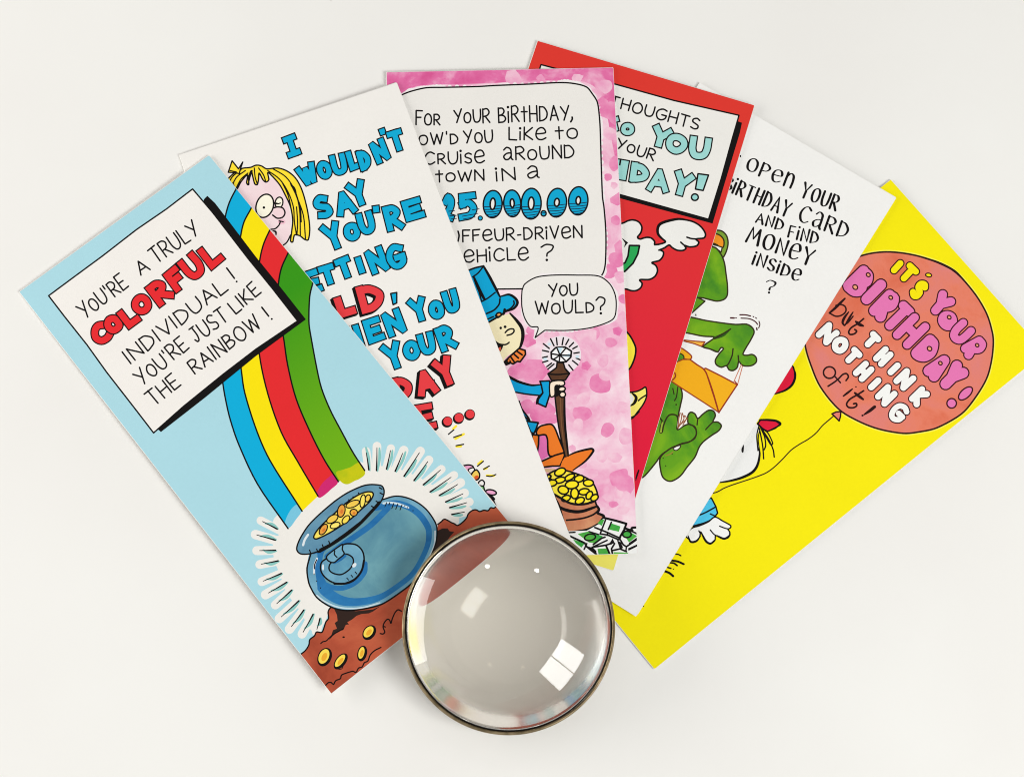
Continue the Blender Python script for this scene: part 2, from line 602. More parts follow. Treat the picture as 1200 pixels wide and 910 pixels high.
# ================================================================== CARD: pale blue, rainbow and pot of gold
BLUE = (170, 215, 226)
CARD = blue = Card(-0.198283, 0.232354, 0.784041, (0.0182401, -0.00354, 0.0046392), (0.0002, 0.0001, 0.0016))
base(BLUE)
RED, CYAN, YEL = (226, 40, 44), (0, 172, 218), (247, 225, 0)
gl = P('glow')
GLOW = (236, 233, 227)
F(GLOW, [(330, 622), (320, 610), (334, 596), (350, 585), (380, 560), (410, 540), (430, 543), (440, 546), (455, 546), (480, 554), (500, 564), (520, 577), (532, 590), (538, 604), (536, 615), (523, 614), (512, 618), (500, 640), (440, 690), (387, 712), (384, 720), (380, 730), (370, 740), (362, 735), (352, 716), (336, 694), (328, 672), (322, 658), (320, 645), (321, 632)], True)
0 and F(GLOW, [(338, 620), (343, 613), (349, 604), (355, 600), (364, 589), (373, 583), (384, 577), (391, 570), (398, 566), (404, 568), (412, 564), (420, 560), (428, 554), (433, 551), (453, 550), (475, 558), (495, 568), (513, 581), (522, 588), (529, 603), (536, 615), (523, 612), (512, 616), (500, 640), (440, 690), (387, 712), (383, 716), (382, 723), (374, 734), (366, 742), (362, 735), (355, 712), (340, 690), (333, 668), (328, 658), (326, 645), (327, 632)], True)
TEAL = (136, 196, 190)
Z(420, 480)
right = [((55, 300), (73, 420), (48, 235)), ((130, 265), (127, 425), (150, 240)), ((225, 285), (197, 415), (245, 262)), ((310, 305), (258, 430), (342, 270)), ((428, 300), (320, 465), (420, 330)), ((487, 362), (390, 495), (490, 372)), ((575, 422), (455, 525), (560, 440)), ((650, 472), (503, 575), (640, 500)), ((697, 522), (567, 600), (690, 545)), ((733, 588), (612, 645), (745, 610)), ((760, 650), (640, 685), (770, 672)), ((745, 715), (655, 733), (740, 735))]
Z(290, 620)
left = [((65, 38), (195, 75)), ((85, 148), (197, 146)), ((97, 243), (215, 220)), ((110, 362), (238, 308)), ((147, 445), (275, 370)), ((205, 520), (310, 425)), ((237, 612), (360, 500)), ((308, 680), (395, 565)), ((390, 720), (460, 595)), ((487, 700), (508, 625)), ((105, 42 - 98), (208, -3))]
for (zx, zy, rays) in ((420, 480, [(a, b) for a, b, c in right]), (290, 620, left)):
    Z(zx, zy)
    for a, b in rays:
        a, b = np.array(a, float), np.array(b, float)
        d = (a - b) / np.linalg.norm(a - b)
        S(GLOW, 10.6 + random.uniform(-1, .6), [a + d * random.uniform(8, 26), b - d * 30], False)
P('rainbow')
Z(0, 0, 1)
b0 = [(284, 208), (277.5, 220), (268.7, 237.5), (263.7, 256), (258, 300), (256, 350), (257, 410), (261, 447.7), (264.5, 468.6), (270, 492), (280, 521), (301.7, 566.8), (337.6, 619)]
b1 = [(304, 222), (294.5, 243.7), (286, 260), (282, 277), (276, 320), (276, 380), (282.6, 431.8), (286.8, 460), (301, 505), (316.8, 540), (354, 598.6)]
b2 = [(326, 250), (316, 270), (308.6, 286.8), (304.4, 305), (299, 350), (303.8, 414), (313.5, 460), (329.5, 506), (348.5, 540), (372.7, 581)]
b3 = [(346, 275), (337.8, 296), (330, 313.5), (326.5, 331), (325, 360), (332, 394), (337, 427), (347, 467), (363.5, 506), (380, 538.4), (396.5, 564)]
b4 = [(371, 310), (367, 330), (363, 347), (362, 376), (363.6, 390), (375, 448.6), (386, 478), (400, 505), (413.7, 530), (427.4, 551)]
yg = [CARD.loc(*p)[1] / 1000 for p in ((408, 552), (335, 345))]
GREEN = along((116, 178, 14), (52, 148, 14), yg[0], yg[1])
0 and wash((58, 148, 14), (80, 160, 14), (118, 174, 14), 34, 5, .36, .72, .2)
for col, l, r, e in ((CYAN, b0, b1, [(341, 611), (350, 600)]), (YEL, b1, b2, [(357, 594), (366, 585)]), (RED, b2, b3, [(377, 582), (386, 572)]), (GREEN, b3, b4, [(403, 567), (408, 564), (416, 561), (424, 555)])):
    add([catmull(l) + [np.array(q) for q in e[:0]] + catmull(r)[::-1]], col)
F((206, 36, 110), [(371, 578), (374, 583), (380, 580), (388, 573), (396, 565), (391, 556), (384, 560), (377, 567)], True)
F(wash((178, 190, 12), (205, 200, 10), None, 120), [(397, 561), (402, 566), (408, 567), (416, 563), (421, 561), (428, 554), (421, 542), (411, 547), (402, 550), (394, 553)], True)
F((120, 196, 222), [(334, 612), (339, 618), (347, 608), (353, 599), (348, 591), (340, 598)], True)
for l in (b0, b1, b2, b3, b4):
    S(BLACK, 1.4, l)

Z(420, 480)
rp = []
for a, b, c in right:
    rp.append(P('glow_ray'))
    c = np.array(c, float); o = np.array((b[0] + 8, b[1] + 6), float)
    TP(TEAL, [c * .85 + o * .15, (c + o) / 2 + np.array((6, 2)), o], 2.0, 1.5, 3.3)
Z(290, 620)
for a, b in left:
    rp.append(P('glow_ray'))
    a, b = np.array(a, float), np.array(b, float)
    d = (b - a) / np.linalg.norm(b - a); n = np.array((d[1], -d[0]))
    if d[1] > 0: n = -n
    TP(TEAL, [a + d * 26 + n * 4, (a + b) / 2 + n * -14 + d * 10, b + n * -5 + d * 6], 1.5, 1.7, 3.4)
for zx, zy, rays in ((420, 480, [(a, b) for a, b, c in right]), (290, 620, left)):
    Z(zx, zy)
    for a, b in rays:
        use(rp.pop(0))
        TP(BLACK, [a, ((a[0] + b[0]) / 2 + 1, (a[1] + b[1]) / 2), b], .9, 1.95)

soil = P('soil')
SOIL = wash((150, 62, 40), (178, 80, 54), (196, 98, 66), 38, 5, .3, .7)
Z(0, 0, 1)
st = [(352.6, 766), (358, 761.5), (362, 755), (363, 749), (368.5, 744.5), (371, 740), (377, 740.5), (379.5, 735.5), (382, 728), (385, 724), (384.5, 717), (386, 713), (390, 710), (440, 700), (512, 640), (513, 614), (517, 611), (520.5, 608), (525, 609.5), (529, 612), (532, 613), (536, 615.3), (541, 612.5), (546.5, 607), (549, 601.5), (553.5, 597.8), (558, 597), (562, 599), (567, 597.5), (572, 598), (575, 594.5), (579, 595), (584, 590)]
F(SOIL, st + [(660, 640), (640, 700), (400, 850), (330, 790)], False)
S(BLACK, 1.3, st[:13]); S(BLACK, 1.3, st[15:])
DARK = (46, 30, 24)
Z(290, 620)
F(DARK, [(600, 540), (640, 565), (760, 572), (880, 560), (935, 535), (880, 575), (850, 588), (800, 592), (765, 605), (735, 630), (700, 650), (712, 665), (690, 668), (672, 705), (640, 712), (600, 745), (572, 775), (590, 735), (600, 705), (628, 695), (612, 655), (632, 640), (628, 600)], False)
Z(420, 480)
F(DARK, [(548, 850), (590, 830), (625, 830), (640, 850), (672, 855), (640, 890), (600, 960), (500, 1000), (540, 920)], False)
Z(340, 680)
S(BLACK, 1.1, [(215, 440), (228, 428), (252, 422), (270, 405), (300, 378), (345, 352), (375, 335)])
S(BLACK, 1.2, [(632, 370), (652, 373), (664, 358), (652, 325), (660, 295), (682, 270), (697, 275), (707, 298), (716, 268), (735, 225), (757, 203), (783, 215)])
S(BLACK, 1.1, [(655, 320), (668, 324)])
S(BLACK, 1.2, [(222, 715), (240, 738), (268, 714), (290, 714), (304, 727), (320, 700), (352, 686), (360, 662), (385, 650), (440, 634), (462, 642), (480, 612), (505, 604), (520, 575), (545, 562), (562, 520), (595, 488), (637, 467)])
E(BLACK, 375, 395, 9, 6)
for cx, cy, rx, ry, a in ((550, 358, 36, 52, -38), (237, 530, 42, 62, -25), (350, 560, 30, 60, -38), (500, 505, 28, 50, -14)):
    P('coin', soil)
    E(BLACK, cx + 5, cy + 5, rx + 6, ry + 6, a)
    E((245, 216, 84), cx, cy, rx - 4, ry - 4, a, BLACK, 1)
    E((233, 170, 48), cx + 3, cy + 4, rx * .42, ry * .5, a)
    S(BLACK, .7, [(cx - rx * .3, cy + ry * 1.05), (cx + rx * .5, cy + ry * .9), (cx + rx * .9, cy + ry * .2)])

pot = P('pot_of_gold')
Z(0, 0, 1)
body = [(364, 646), (360.5, 657), (359.5, 668.5), (361, 680), (363.5, 687), (372, 700), (388.6, 711), (407, 715), (432, 712.5), (450.4, 706), (477, 688), (491, 675), (503, 655), (511, 635), (512, 618), (508, 608), (499, 596), (486.8, 587), (473.5, 582), (461.8, 581.2), (447.6, 585.3), (430, 590), (390, 620)]
LB = wash((96, 150, 178), (118, 172, 196), None, 90); MB = wash((26, 98, 158), (44, 122, 178), None, 70); TB = wash((84, 136, 156), (108, 160, 172), None, 60, 8)
F(LB, body)
cx, cy = 438, 652


def sc(k, dx=0, dy=0):
    return [(cx + dx + (x - cx) * k, cy + dy + (y - cy) * k) for x, y in body]


F(MB, sc(.925, -.5, -.5)); F(TB, sc(.80, 2, -2))
S((198, 218, 226), 1.5, [(371, 697), (380, 704), (393, 710), (407, 712.4), (425, 711.5), (445, 706)])
S((200, 216, 224), 1.6, [(502, 655), (509, 638), (510, 622)])
TP((214, 222, 228), [(366, 668), (367, 660), (371, 653)], 1, 1, 2.2)
F(LB, [(361.5, 666), (365, 652), (371, 648), (372, 652), (369, 664), (372, 690), (366, 688)])
S((220, 226, 230), 1.8, [(368, 672), (368.5, 662), (371.5, 654)])
Z(290, 620)
S(BLACK, 1.0, [(485, 212), (470, 250), (470, 275)])
for q in ((467, 312), (486, 362), (512, 410)): E(BLACK, *q, 4, 5)
Z(420, 480)
S((206, 224, 232), 2.2, [(175, 655), (220, 650), (285, 660), (350, 685)])
for x0, y0 in ((190, 650), (212, 650), (240, 655), (268, 660), (298, 665)):
    S(BLACK, .9, [(x0 + 8, y0), (x0 - 6, y0 + 36)])
for q in ((325, 672), (345, 685), (383, 706)): E(BLACK, *q, 5, 4)
Z(290, 620)
S(MB, 7, [(560, 190), (650, 120), (760, 45), (870, -35), (985, -150)])
S(BLACK, 1.6, [p for p in [(444, 172), (418, 270), (425, 350), (440, 400), (490, 480), (590, 545), (700, 568), (850, 550), (960, 515), (1120, 405), (1200, 330)]])
Z(0, 0, 1)
S(BLACK, 1.5, body[10:21])
P('pot_handle', pot)
Z(290, 620)
S(MB, 6, [(825, 240), (820, 300), (760, 370), (670, 410), (590, 405), (545, 385)])
outer = [(670, 108), (720, 100), (770, 112), (808, 155), (818, 215), (805, 280), (760, 340), (700, 372), (640, 382), (580, 362), (535, 325), (513, 280), (520, 230), (560, 200)]
F(LB, outer, True, BLACK, 1.6)
F(wash((84, 142, 172), (104, 164, 188), None, 120), [(585, 235), (640, 190), (690, 172), (735, 195), (742, 235), (715, 280), (660, 315), (610, 310), (578, 290), (572, 262)], True, BLACK, 1.5)
S(MB, 3, [(610, 232), (650, 212), (685, 185)])
F(LB, [(555, 190), (585, 160), (640, 120), (668, 105), (665, 140), (678, 172), (640, 205), (605, 232), (565, 218)], True, BLACK, 1.3)
S(BLACK, 1.2, [(612, 150), (610, 175), (628, 195)])
S(BLACK, 2.4, [(818, 215), (800, 290), (750, 352), (690, 378), (610, 380)])
for q in ((697, 340), (727, 320), (755, 297)): S(BLACK, .9, [q, (q[0] + 12, q[1] + 14)])
E((222, 230, 234), 750, 250, 12, 18, -40); E((222, 230, 234), 530, 265, 7, 22, 0)
P('pot_rim', pot)
Z(280, 500)
rim = [(405, 855), (425, 790), (480, 700), (540, 635), (610, 572), (680, 515), (760, 462), (850, 420), (900, 406), (950, 404), (1000, 412), (1017, 440), (1015, 480), (985, 540), (900, 630), (830, 700), (740, 765), (640, 825), (560, 870), (490, 890), (430, 888)]
F(wash((88, 136, 164), (106, 154, 178), None, 100), rim, True, BLACK, 1.5)
S(BLACK, 3.4, [(565, 872), (640, 830), (740, 765), (830, 695), (905, 620), (985, 530)])
F(BLACK, [(560, 855), (640, 815), (740, 745), (850, 660), (960, 545), (990, 540), (900, 640), (820, 712), (740, 772), (640, 830), (580, 870)], False)
S((220, 228, 232), 2.4, [(450, 828), (462, 790), (485, 755)])
for q in ((585, 825), (630, 800), (545, 855), (495, 862)): S(BLACK, 1.1, [q, (q[0] + 10, q[1] + 26)])
for q in ((745, 535), (770, 510), (800, 490), (838, 462)): S(BLACK, 1.2, [q, (q[0] + 18, q[1] + 30)])
for q in ((985, 425), (990, 462), (962, 520), (930, 555)): S(BLACK, 1.2, [q, (q[0] + 18, q[1] + 10)])
op = [(524, 775), (535, 745), (565, 705), (610, 660), (660, 615), (720, 560), (790, 505), (850, 470), (900, 455), (935, 458), (942, 480), (915, 525), (850, 585), (790, 640), (720, 690), (640, 740), (570, 775), (540, 785)]
F((245, 222, 96), op, True, BLACK, 1.4)
for c, x, y, rx, ry, a in (((229, 158, 62), 592, 718, 22, 42, -32), ((240, 200, 80), 655, 645, 44, 24, 32), ((248, 226, 110), 675, 690, 36, 20, 20), ((229, 158, 62), 718, 588, 26, 45, -12), ((246, 218, 84), 750, 650, 20, 34, -40), ((240, 200, 80), 798, 540, 50, 22, 22), ((233, 168, 60), 805, 600, 26, 24, 0), ((248, 226, 100), 868, 520, 18, 46, -8), ((240, 200, 80), 904, 500, 17, 26, -20)):
    P('coin', pot)
    Z(280, 500)
    E(c, x, y, rx, ry, a, BLACK, 1.1)
    if c[1] < 190: E((214, 120, 50), x + 3, y + 4, rx * .4, ry * .35, a)

P('message_panel')
Z(0, 0, 1)
F(BLACK, [(239, 233.5), (243, 229.5), (252, 238), (262, 251), (300, 301), (330, 338), (358.5, 374.2), (345, 384), (300, 417), (240, 466), (188.6, 506), (184, 502)], False)
F((240, 236, 231), [(57, 346.5), (86, 325), (120, 300), (160, 269), (195, 245), (225.7, 221.5), (250, 250), (290, 302), (320, 339), (348.8, 376), (300, 409), (262, 438), (215, 476), (180, 507), (160, 481), (125, 436), (102, 404), (75, 370)], False, BLACK, 1.5)
P('lettering')
Z(50, 230)
T("YoU'RE", 295, 857, 603, 631, 112, 1.95); T("A", 690, 552, 752, 513, 98, 1.95); T("TRULY", 802, 474, 1108, 256, 110, 1.95)
Z(100, 360)
T("INDIVIDUAL", 318, 392, 1003, -122, 100, 1.95); T("YoU'RE", 400, 552, 728, 285, 108, 1.95); T("JUST", 783, 248, 1010, 88, 108, 1.95)
T("THE", 485, 697, 672, 545, 110, 1.95); T("RAINBOW", 772, 470, 1236, 134, 102, 1.95)
Z(200, 230)
T("LIKE", 457, 822, 635, 675, 98, 1.95)
S(BLACK, 1.7, [(393, 503), (447, 575)]); E(BLACK, 463, 598, 7, 7)
Z(250, 360)
S(BLACK, 1.7, [(340, 0), (388, 62)]); E(BLACK, 410, 82, 7, 7)
P('headline')
Z(0, 0, 1)
B([('C', 119, 390, 27, 28), ('O', 132.5, 380, 23, 24), ('L', 151.3, 371, 21, 26), ('O', 166, 356.5, 25, 26), ('R', 187.5, 342, 25, 31), ('F', 206, 327, 21, 29), ('U', 225.5, 313, 26, 32), ('L', 247.5, 299, 23, 30)], 36.5, (229, 40, 46), 8.2, 1.5)

# ================================================================== CARD: white, girl with yellow hair
CARD = girl = Card(-0.144374, 0.297228, 0.459583, (0.0185869, -0.0038878, 0.004039), (0.0, 0.0006, 0.001))
base((240, 237, 232))
g = P('girl')
Z(200, 60, 4)
SKIN = wash((240, 210, 216), (245, 224, 226), None, 60)
F(SKIN, [(290, 660), (305, 620), (340, 595), (400, 585), (460, 590), (510, 620), (545, 690), (563, 790), (557, 860), (528, 908), (480, 900), (400, 850)], True)
S(BLACK, 1.3, [(562, 862), (545, 895), (520, 915)])
F((238, 190, 204), EL(520, 800, 18, 12), False)
P('eye', g)
E((250, 246, 226), 441, 725, 40, 56, -18, BLACK, 1.4); E((250, 246, 226), 508, 710, 18, 26, -10, BLACK, 1.3)
E(BLACK, 437, 733, 6, 6); E(BLACK, 497, 714, 5, 5); S(BLACK, 1.1, [(480, 708), (500, 716), (515, 712)])
P('nose', g)
F((243, 214, 218), EL(508, 756, 27, 26), False); S(BLACK, 1.4, [(482, 735), (500, 730), (525, 735), (536, 757), (525, 778), (500, 783), (478, 768)])
P('mouth', g)
S(BLACK, 1.3, [(470, 835), (490, 832), (508, 815), (514, 798)]); S(BLACK, 1.1, [(508, 795), (528, 800)]); TP(BLACK, [(478, 842), (492, 846), (494, 862)], 1, 1.2, 2.4)
P('hair', g)
HAIR = (253, 224, 52)
F(HAIR, [(262, 622), (272, 596), (300, 570), (335, 550), (375, 545), (400, 535), (425, 538), (450, 552), (500, 548), (545, 562), (585, 595), (615, 650), (640, 740), (652, 830), (645, 884), (628, 882), (610, 868), (596, 862), (580, 862), (572, 895), (562, 890), (568, 840), (572, 790), (562, 730), (540, 680), (510, 625), (470, 580), (455, 570), (460, 603), (446, 614), (432, 602), (415, 572), (412, 600), (406, 626), (394, 622), (382, 575), (378, 560), (366, 590), (366, 626), (356, 618), (360, 580), (330, 612), (312, 645), (300, 640), (290, 620)], True, BLACK, 1.35)
for q in ([(382, 560), (372, 590), (364, 622)], [(392, 548), (396, 590), (406, 622)], [(412, 548), (435, 580), (446, 612)], [(350, 560), (310, 590), (290, 625)], [(362, 572), (330, 600), (308, 640)], [(330, 556), (290, 588), (272, 620)],
          [(455, 560), (510, 600), (550, 660), (575, 730), (580, 800), (590, 862)], [(480, 552), (540, 590), (580, 650), (604, 740), (608, 866)], [(563, 622), (590, 680), (622, 770), (632, 880)], [(565, 630), (585, 660), (608, 740), (612, 800)], [(520, 610), (552, 680), (572, 780)], [(590, 730), (595, 800), (592, 860)]):
    S(BLACK, 1.15, q)
TP(BLACK, [(560, 622), (580, 645), (592, 690)], .8, .8, 3)
P('hair_bow', g)
F(HAIR, [(270, 568), (288, 514), (318, 552), (338, 520), (326, 556), (322, 575), (305, 570)], False, BLACK, 1.3)
S(BLACK, 1.0, [(278, 560), (308, 566)])
P('headline')
SKY = (0, 170, 214)
Z(320, 130)
B([('|', 130, 245, 105, 160, 18)], 18, SKY, 40)
B([('W', 243, 448, 150, 158, 23), ('O', 360, 415, 112, 138, 20), ('U', 462, 378, 122, 160, 14), ('L', 560, 347, 88, 148, 17), ('D', 640, 345, 100, 155, 16), ('N', 750, 282, 120, 172, 22), ("'", 768, 150, 40, 62, 20), ('T', 865, 210, 120, 162, 18)], 18, SKY, 40)
B([('S', 348, 672, 125, 185, 24), ('A', 503, 645, 150, 175, 16), ('Y', 597, 580, 140, 188, 20)], 18, SKY, 44)
Z(340, 230)
B([('Y', 300, 280, 145, 205, 22), ('O', 433, 250, 125, 142, 10), ('U', 533, 188, 128, 170, 14), ("'", 603, 95, 34, 66, 8), ('R', 722, 150, 135, 185, 14), ('E', 862, 92, 150, 160, 18)], 18, SKY, 44)
B([('E', 158, 600, 120, 178, 18), ('T', 265, 550, 122, 152, 18), ('T', 380, 502, 122, 160, 20), ('I', 490, 483, 46, 128, 18), ('N', 608, 450, 142, 190, 20), ('G', 742, 423, 145, 188, 16)], 18, SKY, 44)
P('headline')
RD = (229, 60, 66)
B([('O', 240, 830, 160, 190), ('L', 385, 768, 140, 165, 18), ('D', 568, 712, 195, 205, 14)], 18, RD, 56, 1.5, shadow=(-2.0, 1.95))
P('headline')
F(SKY, [(705, 682), (748, 674), (748, 748), (722, 760)], False, BLACK, 1.4)
Z(390, 320)
B([('H', 150, 455, 120, 190, 18), ('E', 287, 400, 135, 180, 18), ('N', 430, 347, 145, 188, 20)], 18, SKY, 44)
B([('Y', 603, 257, 132, 180, 18), ('O', 727, 258, 118, 142, 14), ('U', 830, 200, 118, 172, 16)], 18, SKY, 44)
B([('Y', 423, 580, 145, 200, 20), ('O', 552, 540, 128, 150, 12), ('U', 660, 495, 128, 165, 14), ('R', 795, 455, 135, 185, 20)], 18, SKY, 45)
P('headline')
B([('D', 490, 805, 145, 175, 16), ('A', 655, 765, 165, 195, 14), ('Y', 788, 692, 150, 215, 22)], 18, RD, 52, 1.5, shadow=(-2.4, 2.0))
Z(440, 390)
B([('E', 352, 588, 135, 195, 14)], 14, RD, 44, 1.5, shadow=(-2.2, 2.2))
for cx_, cy_, r in ((505, 620, 30), (585, 595, 31), (663, 570, 30)):
    E(BLACK, cx_ - 4, cy_ + 6, r + 8, r + 7); E(BLACK, cx_, cy_, r + 6, r + 6); E(RD, cx_ + 1, cy_ - 1, r, r)
YB = (252, 228, 60)
for y, k in ((((545, 672), (566, 652)), ((512, 710), (550, 678))), (((560, 742), (620, 708)), ((548, 732), (605, 712))), (((568, 796), (600, 794)), ((565, 790), (618, 780)))):
    P('candle_spark'); S(YB, 2.6, y); S(BLACK, 1.2, k)
Z(420, 480)
for y, k in ((((840, 380), (865, 358)), ((835, 395), (877, 360))), (((882, 415), (900, 408)), ((878, 416), (918, 393))), (((900, 460), (950, 462)), ((900, 463), (930, 466), (964, 453)))):
    P('candle_spark'); S(YB, 2.6, y); S(BLACK, 1.2, k)
P('birthday_cake')
F((240, 168, 206), [(700, 400), (735, 392), (775, 386), (806, 400), (790, 440), (740, 460)], True, BLACK, 1.4)
F((244, 240, 236), [(770, 420), (805, 405), (815, 425), (790, 450)], True, BLACK, 1.2)
F((245, 206, 92), [(800, 440), (828, 420), (850, 450), (842, 485), (815, 490), (790, 470)], True, BLACK, 1.6)
F((222, 90, 40), [(812, 470), (835, 458), (842, 476), (822, 488)], True)
F((244, 240, 236), [(845, 505), (868, 492), (884, 510), (875, 535), (845, 530)], True, BLACK, 1.5)
F((110, 190, 110), [(850, 530), (878, 535), (888, 575), (860, 560)], False, BLACK, 1.3)
E((240, 168, 206), 930, 578, 38, 18, -10, BLACK, 1.6)
S(BLACK, 3, [(905, 600), (935, 610), (950, 625)]); S(BLACK, 1.4, [(930, 615), (950, 640), (958, 660), (968, 680)])
F((176, 84, 58), [(880, 610), (930, 620), (955, 660), (965, 690), (900, 700)], False)

# ================================================================== CARD: pink watercolour, man in top hat
CARD = pink = Card(-0.065651, 0.343046, 0.140078, (0.0056716, -0.0057089, 0.0031658), (0.0002, 0.0002, -0.0012))
base(wash((247, 224, 232), (241, 190, 212), (231, 132, 180), 48, 9, .38, .68, .25))
P('watercolour_blot')
PD = wash((239, 164, 198), (227, 112, 168), None, 120, 9, .32, .66, .2); PM = wash((244, 206, 220), (235, 156, 194), None, 120, 9, .32, .66, .2)
Z(0, 0, 1)
PT = wash((239, 176, 204), (227, 114, 168), (216, 88, 148), 90, 9, .34, .68, .25)
F(PT, [(448, 80), (520, 76), (600, 72), (725, 70), (726, 96), (728, 140), (731, 175), (722, 186), (716, 160), (710, 128), (705, 112), (692, 99), (670, 94), (620, 95), (570, 98), (520, 99), (490, 101), (472, 108), (455, 116)], True)
blots = [(560, 90, 5.985, [(870, 180, 50, PD), (930, 230, 90, PD), (960, 300, 40, PD), (960, 610, 52, PD), (915, 706, 30, PD), (975, 860, 50, PD), (900, 60, 60, PM), (930, 400, 50, PM), (900, 480, 30, PM), (960, 760, 30, PM), (440, 10, 30, PD), (250, 10, 60, PM), (700, 10, 40, PM)]),
         (590, 240, 5.985, [(785, 112, 38, PD), (815, 295, 45, PD), (790, 380, 70, PD), (740, 470, 60, PD), (820, 500, 50, PM), (840, 660, 40, PD), (840, 800, 60, PM), (620, 890, 60, PD), (800, 880, 40, PD)]),
         (570, 380, 7.98, [(930, 390, 46, PD), (1060, 560, 110, PD), (910, 690, 70, PM), (890, 830, 84, PD), (930, 110, 110, PM), (1160, 170, 70, PD), (1100, 340, 60, PM), (780, 760, 40, PM), (450, 430, 150, PD), (300, 440, 90, PD), (520, 800, 120, PD), (380, 760, 80, PD), (390, 150, 80, PD), (600, 90, 80, PM), (420, 60, 50, PD), (1120, 470, 60, PM)]),
         (600, 470, 7.98, [(650, 110, 80, PD), (890, 265, 74, PD), (1060, 330, 80, PM), (740, 378, 36, PM), (840, 510, 60, PM), (1000, 710, 100, PD), (1080, 760, 80, PD), (1000, 870, 50, PM), (1050, 60, 70, PM), (620, 220, 60, PM), (570, 440, 40, PM), (960, 520, 60, PM), (720, 680, 60, PM), (270, 120, 130, PD), (380, 170, 60, PD)]),
         (620, 550, 7.98, [(840, 240, 50, PM), (790, 322, 46, PD), (880, 120, 90, PD), (740, 260, 50, PM), (880, 380, 60, PM), (590, 30, 60, PM), (940, 160, 60, PD), (500, -60, 50, PM)])]
rb = random.Random(8)
for zx, zy, zs, lst in blots:
    Z(zx, zy, zs)
    for x, y, r, m in lst:
        k = rb.randint(5, 7); a0 = rb.uniform(0, 6)
        F(m, [(x + r * rb.uniform(.7, 1.25) * math.cos(a0 + 6.283 * i / k), y + r * rb.uniform(.62, 1.12) * math.sin(a0 + 6.283 * i / k)) for i in range(k)], rb.random() < .55)
P('message_panel')
PW_ = (236, 233, 228)
Z(0, 0, 1)
box = [(440, 330), (440, 180), (446, 130), (458, 118), (474, 110), (484, 106.5), (500, 103), (520, 102.6), (560, 101.6), (580, 100.4), (620, 98.8), (655, 97), (672, 98), (687, 102), (694, 110), (700, 120), (702.5, 138), (703.5, 155), (704.5, 190), (706, 230), (708, 245), (710, 273.4), (709.6, 306), (707.5, 318), (703, 325), (690, 334), (640, 338), (612, 338.4), (580, 338.8), (540, 340), (480, 342)]
ch = [np.array(p) for p in catmull([topx(p) for p in box], True)]
ph = [rb.uniform(0, 6) for _ in range(4)]


def halo(pts, col, r0=2.6, r1=1.9):
    for i_, p in enumerate(pts):
        r = r0 + r1 * (math.sin(i_ * .21 + ph[0]) * .5 + math.sin(i_ * .53 + ph[1]) * .35 + math.sin(i_ * 1.3 + ph[2]) * .25)
        if r > .8: add([disc(p, r, 8)], col)


halo([p for p in ch if p[1] < 335], (240, 234, 234))
F(PW_, box, True, BLACK, 1.5)
P('lettering')
Z(470, 90)
T("For", 105, 338, 272, 340, 96, 1.95); T("YoUR", 372, 326, 622, 320, 92, 1.95)
T("oW'd", 128, 476, 400, 468, 84, 1.95); T("YoU", 442, 468, 643, 458, 90, 1.95); T("LiKe", 757, 443, 1015, 445, 84, 1.95)
T("CrUise", 168, 615, 585, 602, 86, 1.95); T("toWN", 245, 740, 582, 728, 78, 1.95); T("iN", 672, 732, 800, 722, 88, 1.95); T("a", 888, 712, 968, 706, 84, 1.95)
Z(560, 90)
T("BiRtHDAY", 147, 321, 640, 304, 106, 1.95); S(BLACK, 1.8, [(661, 284), (662, 298), (651, 317)])
T("to", 545, 438, 700, 430, 86, 1.95); T("aRoUND", 180, 587, 675, 570, 88, 1.95)
Z(490, 200)
S(BLACK, 1.7, [(280, 425), (287, 455), (280, 495)])
T("FFeUR-DRiVeN", 315, 500, 1150, 468, 82, 1.95); T("eHiCLe", 325, 645, 775, 622, 88, 1.95); T("?", 862, 628, 950, 628, 108, 1.95)
P('headline')
CB = (0, 166, 210)
B([('2', 210, 255, 100, 195, -4), ('5', 345, 250, 140, 205, 3)], 0, CB, 44, 1.5)
B([('I', 436, 333, 28, 36, 0)], 0, CB, 24, 1.4)
for cx_, cy_, rx, ry, hx, hy, a in ((523, 235, 66, 96, 18, 40, -4), (660, 230, 60, 94, 14, 30, 3), (793, 232, 70, 108, 20, 44, -2), (973, 225, 68, 101, 17, 28, -6), (1123, 212, 68, 99, 16, 28, -4)):
    E(CB, cx_, cy_, rx, ry, a, BLACK, 1.6)
    for k, t in enumerate((.18, .38, .56, .74, .9)):
        yy = cy_ + ry * t; xx = rx * math.sqrt(1 - t * t) * .97
        S((10, 40, 70), .75, [(cx_ - xx, yy + 2), (cx_, yy), (cx_ + xx, yy - 8)])
    E(PW_, cx_, cy_ - 2, hx, hy, a, BLACK, 1.95)
E(CB, 880, 300, 18, 19, 0, BLACK, 1.5); S((10, 40, 70), .8, [(868, 298), (892, 296)])
for q in ([(215, 285), (255, 280)], [(222, 318), (268, 314)], [(230, 340), (270, 335)], [(310, 320), (420, 300)], [(318, 340), (400, 325)], [(380, 275), (428, 268)]): S((10, 40, 70), .75, q)
bb = P('speech_bubble')
Z(590, 240)
Z(590, 240)
bub = [(130, 600), (150, 555), (230, 508), (350, 493), (520, 493), (665, 499), (740, 548), (780, 620), (791, 700), (778, 788), (720, 828), (600, 864), (450, 880), (290, 879)]
bub2 = [(222, 931), (243, 860), (190, 852), (150, 795), (130, 720), (127, 650)]
pb = catmull([topx(p) for p in bub]) + catmull([topx(p) for p in bub2])
halo(pb[12:-6], (241, 235, 236), 2.4, 1.8)
add([pb], PW_); add(ribbon(pb, 1.5, True), BLACK)
P('lettering', bb)
T("YoU", 318, 640, 520, 636, 84, 1.95); T("WoULd", 228, 767, 636, 752, 86, 1.95); T("?", 652, 764, 716, 762, 112, 1.9)

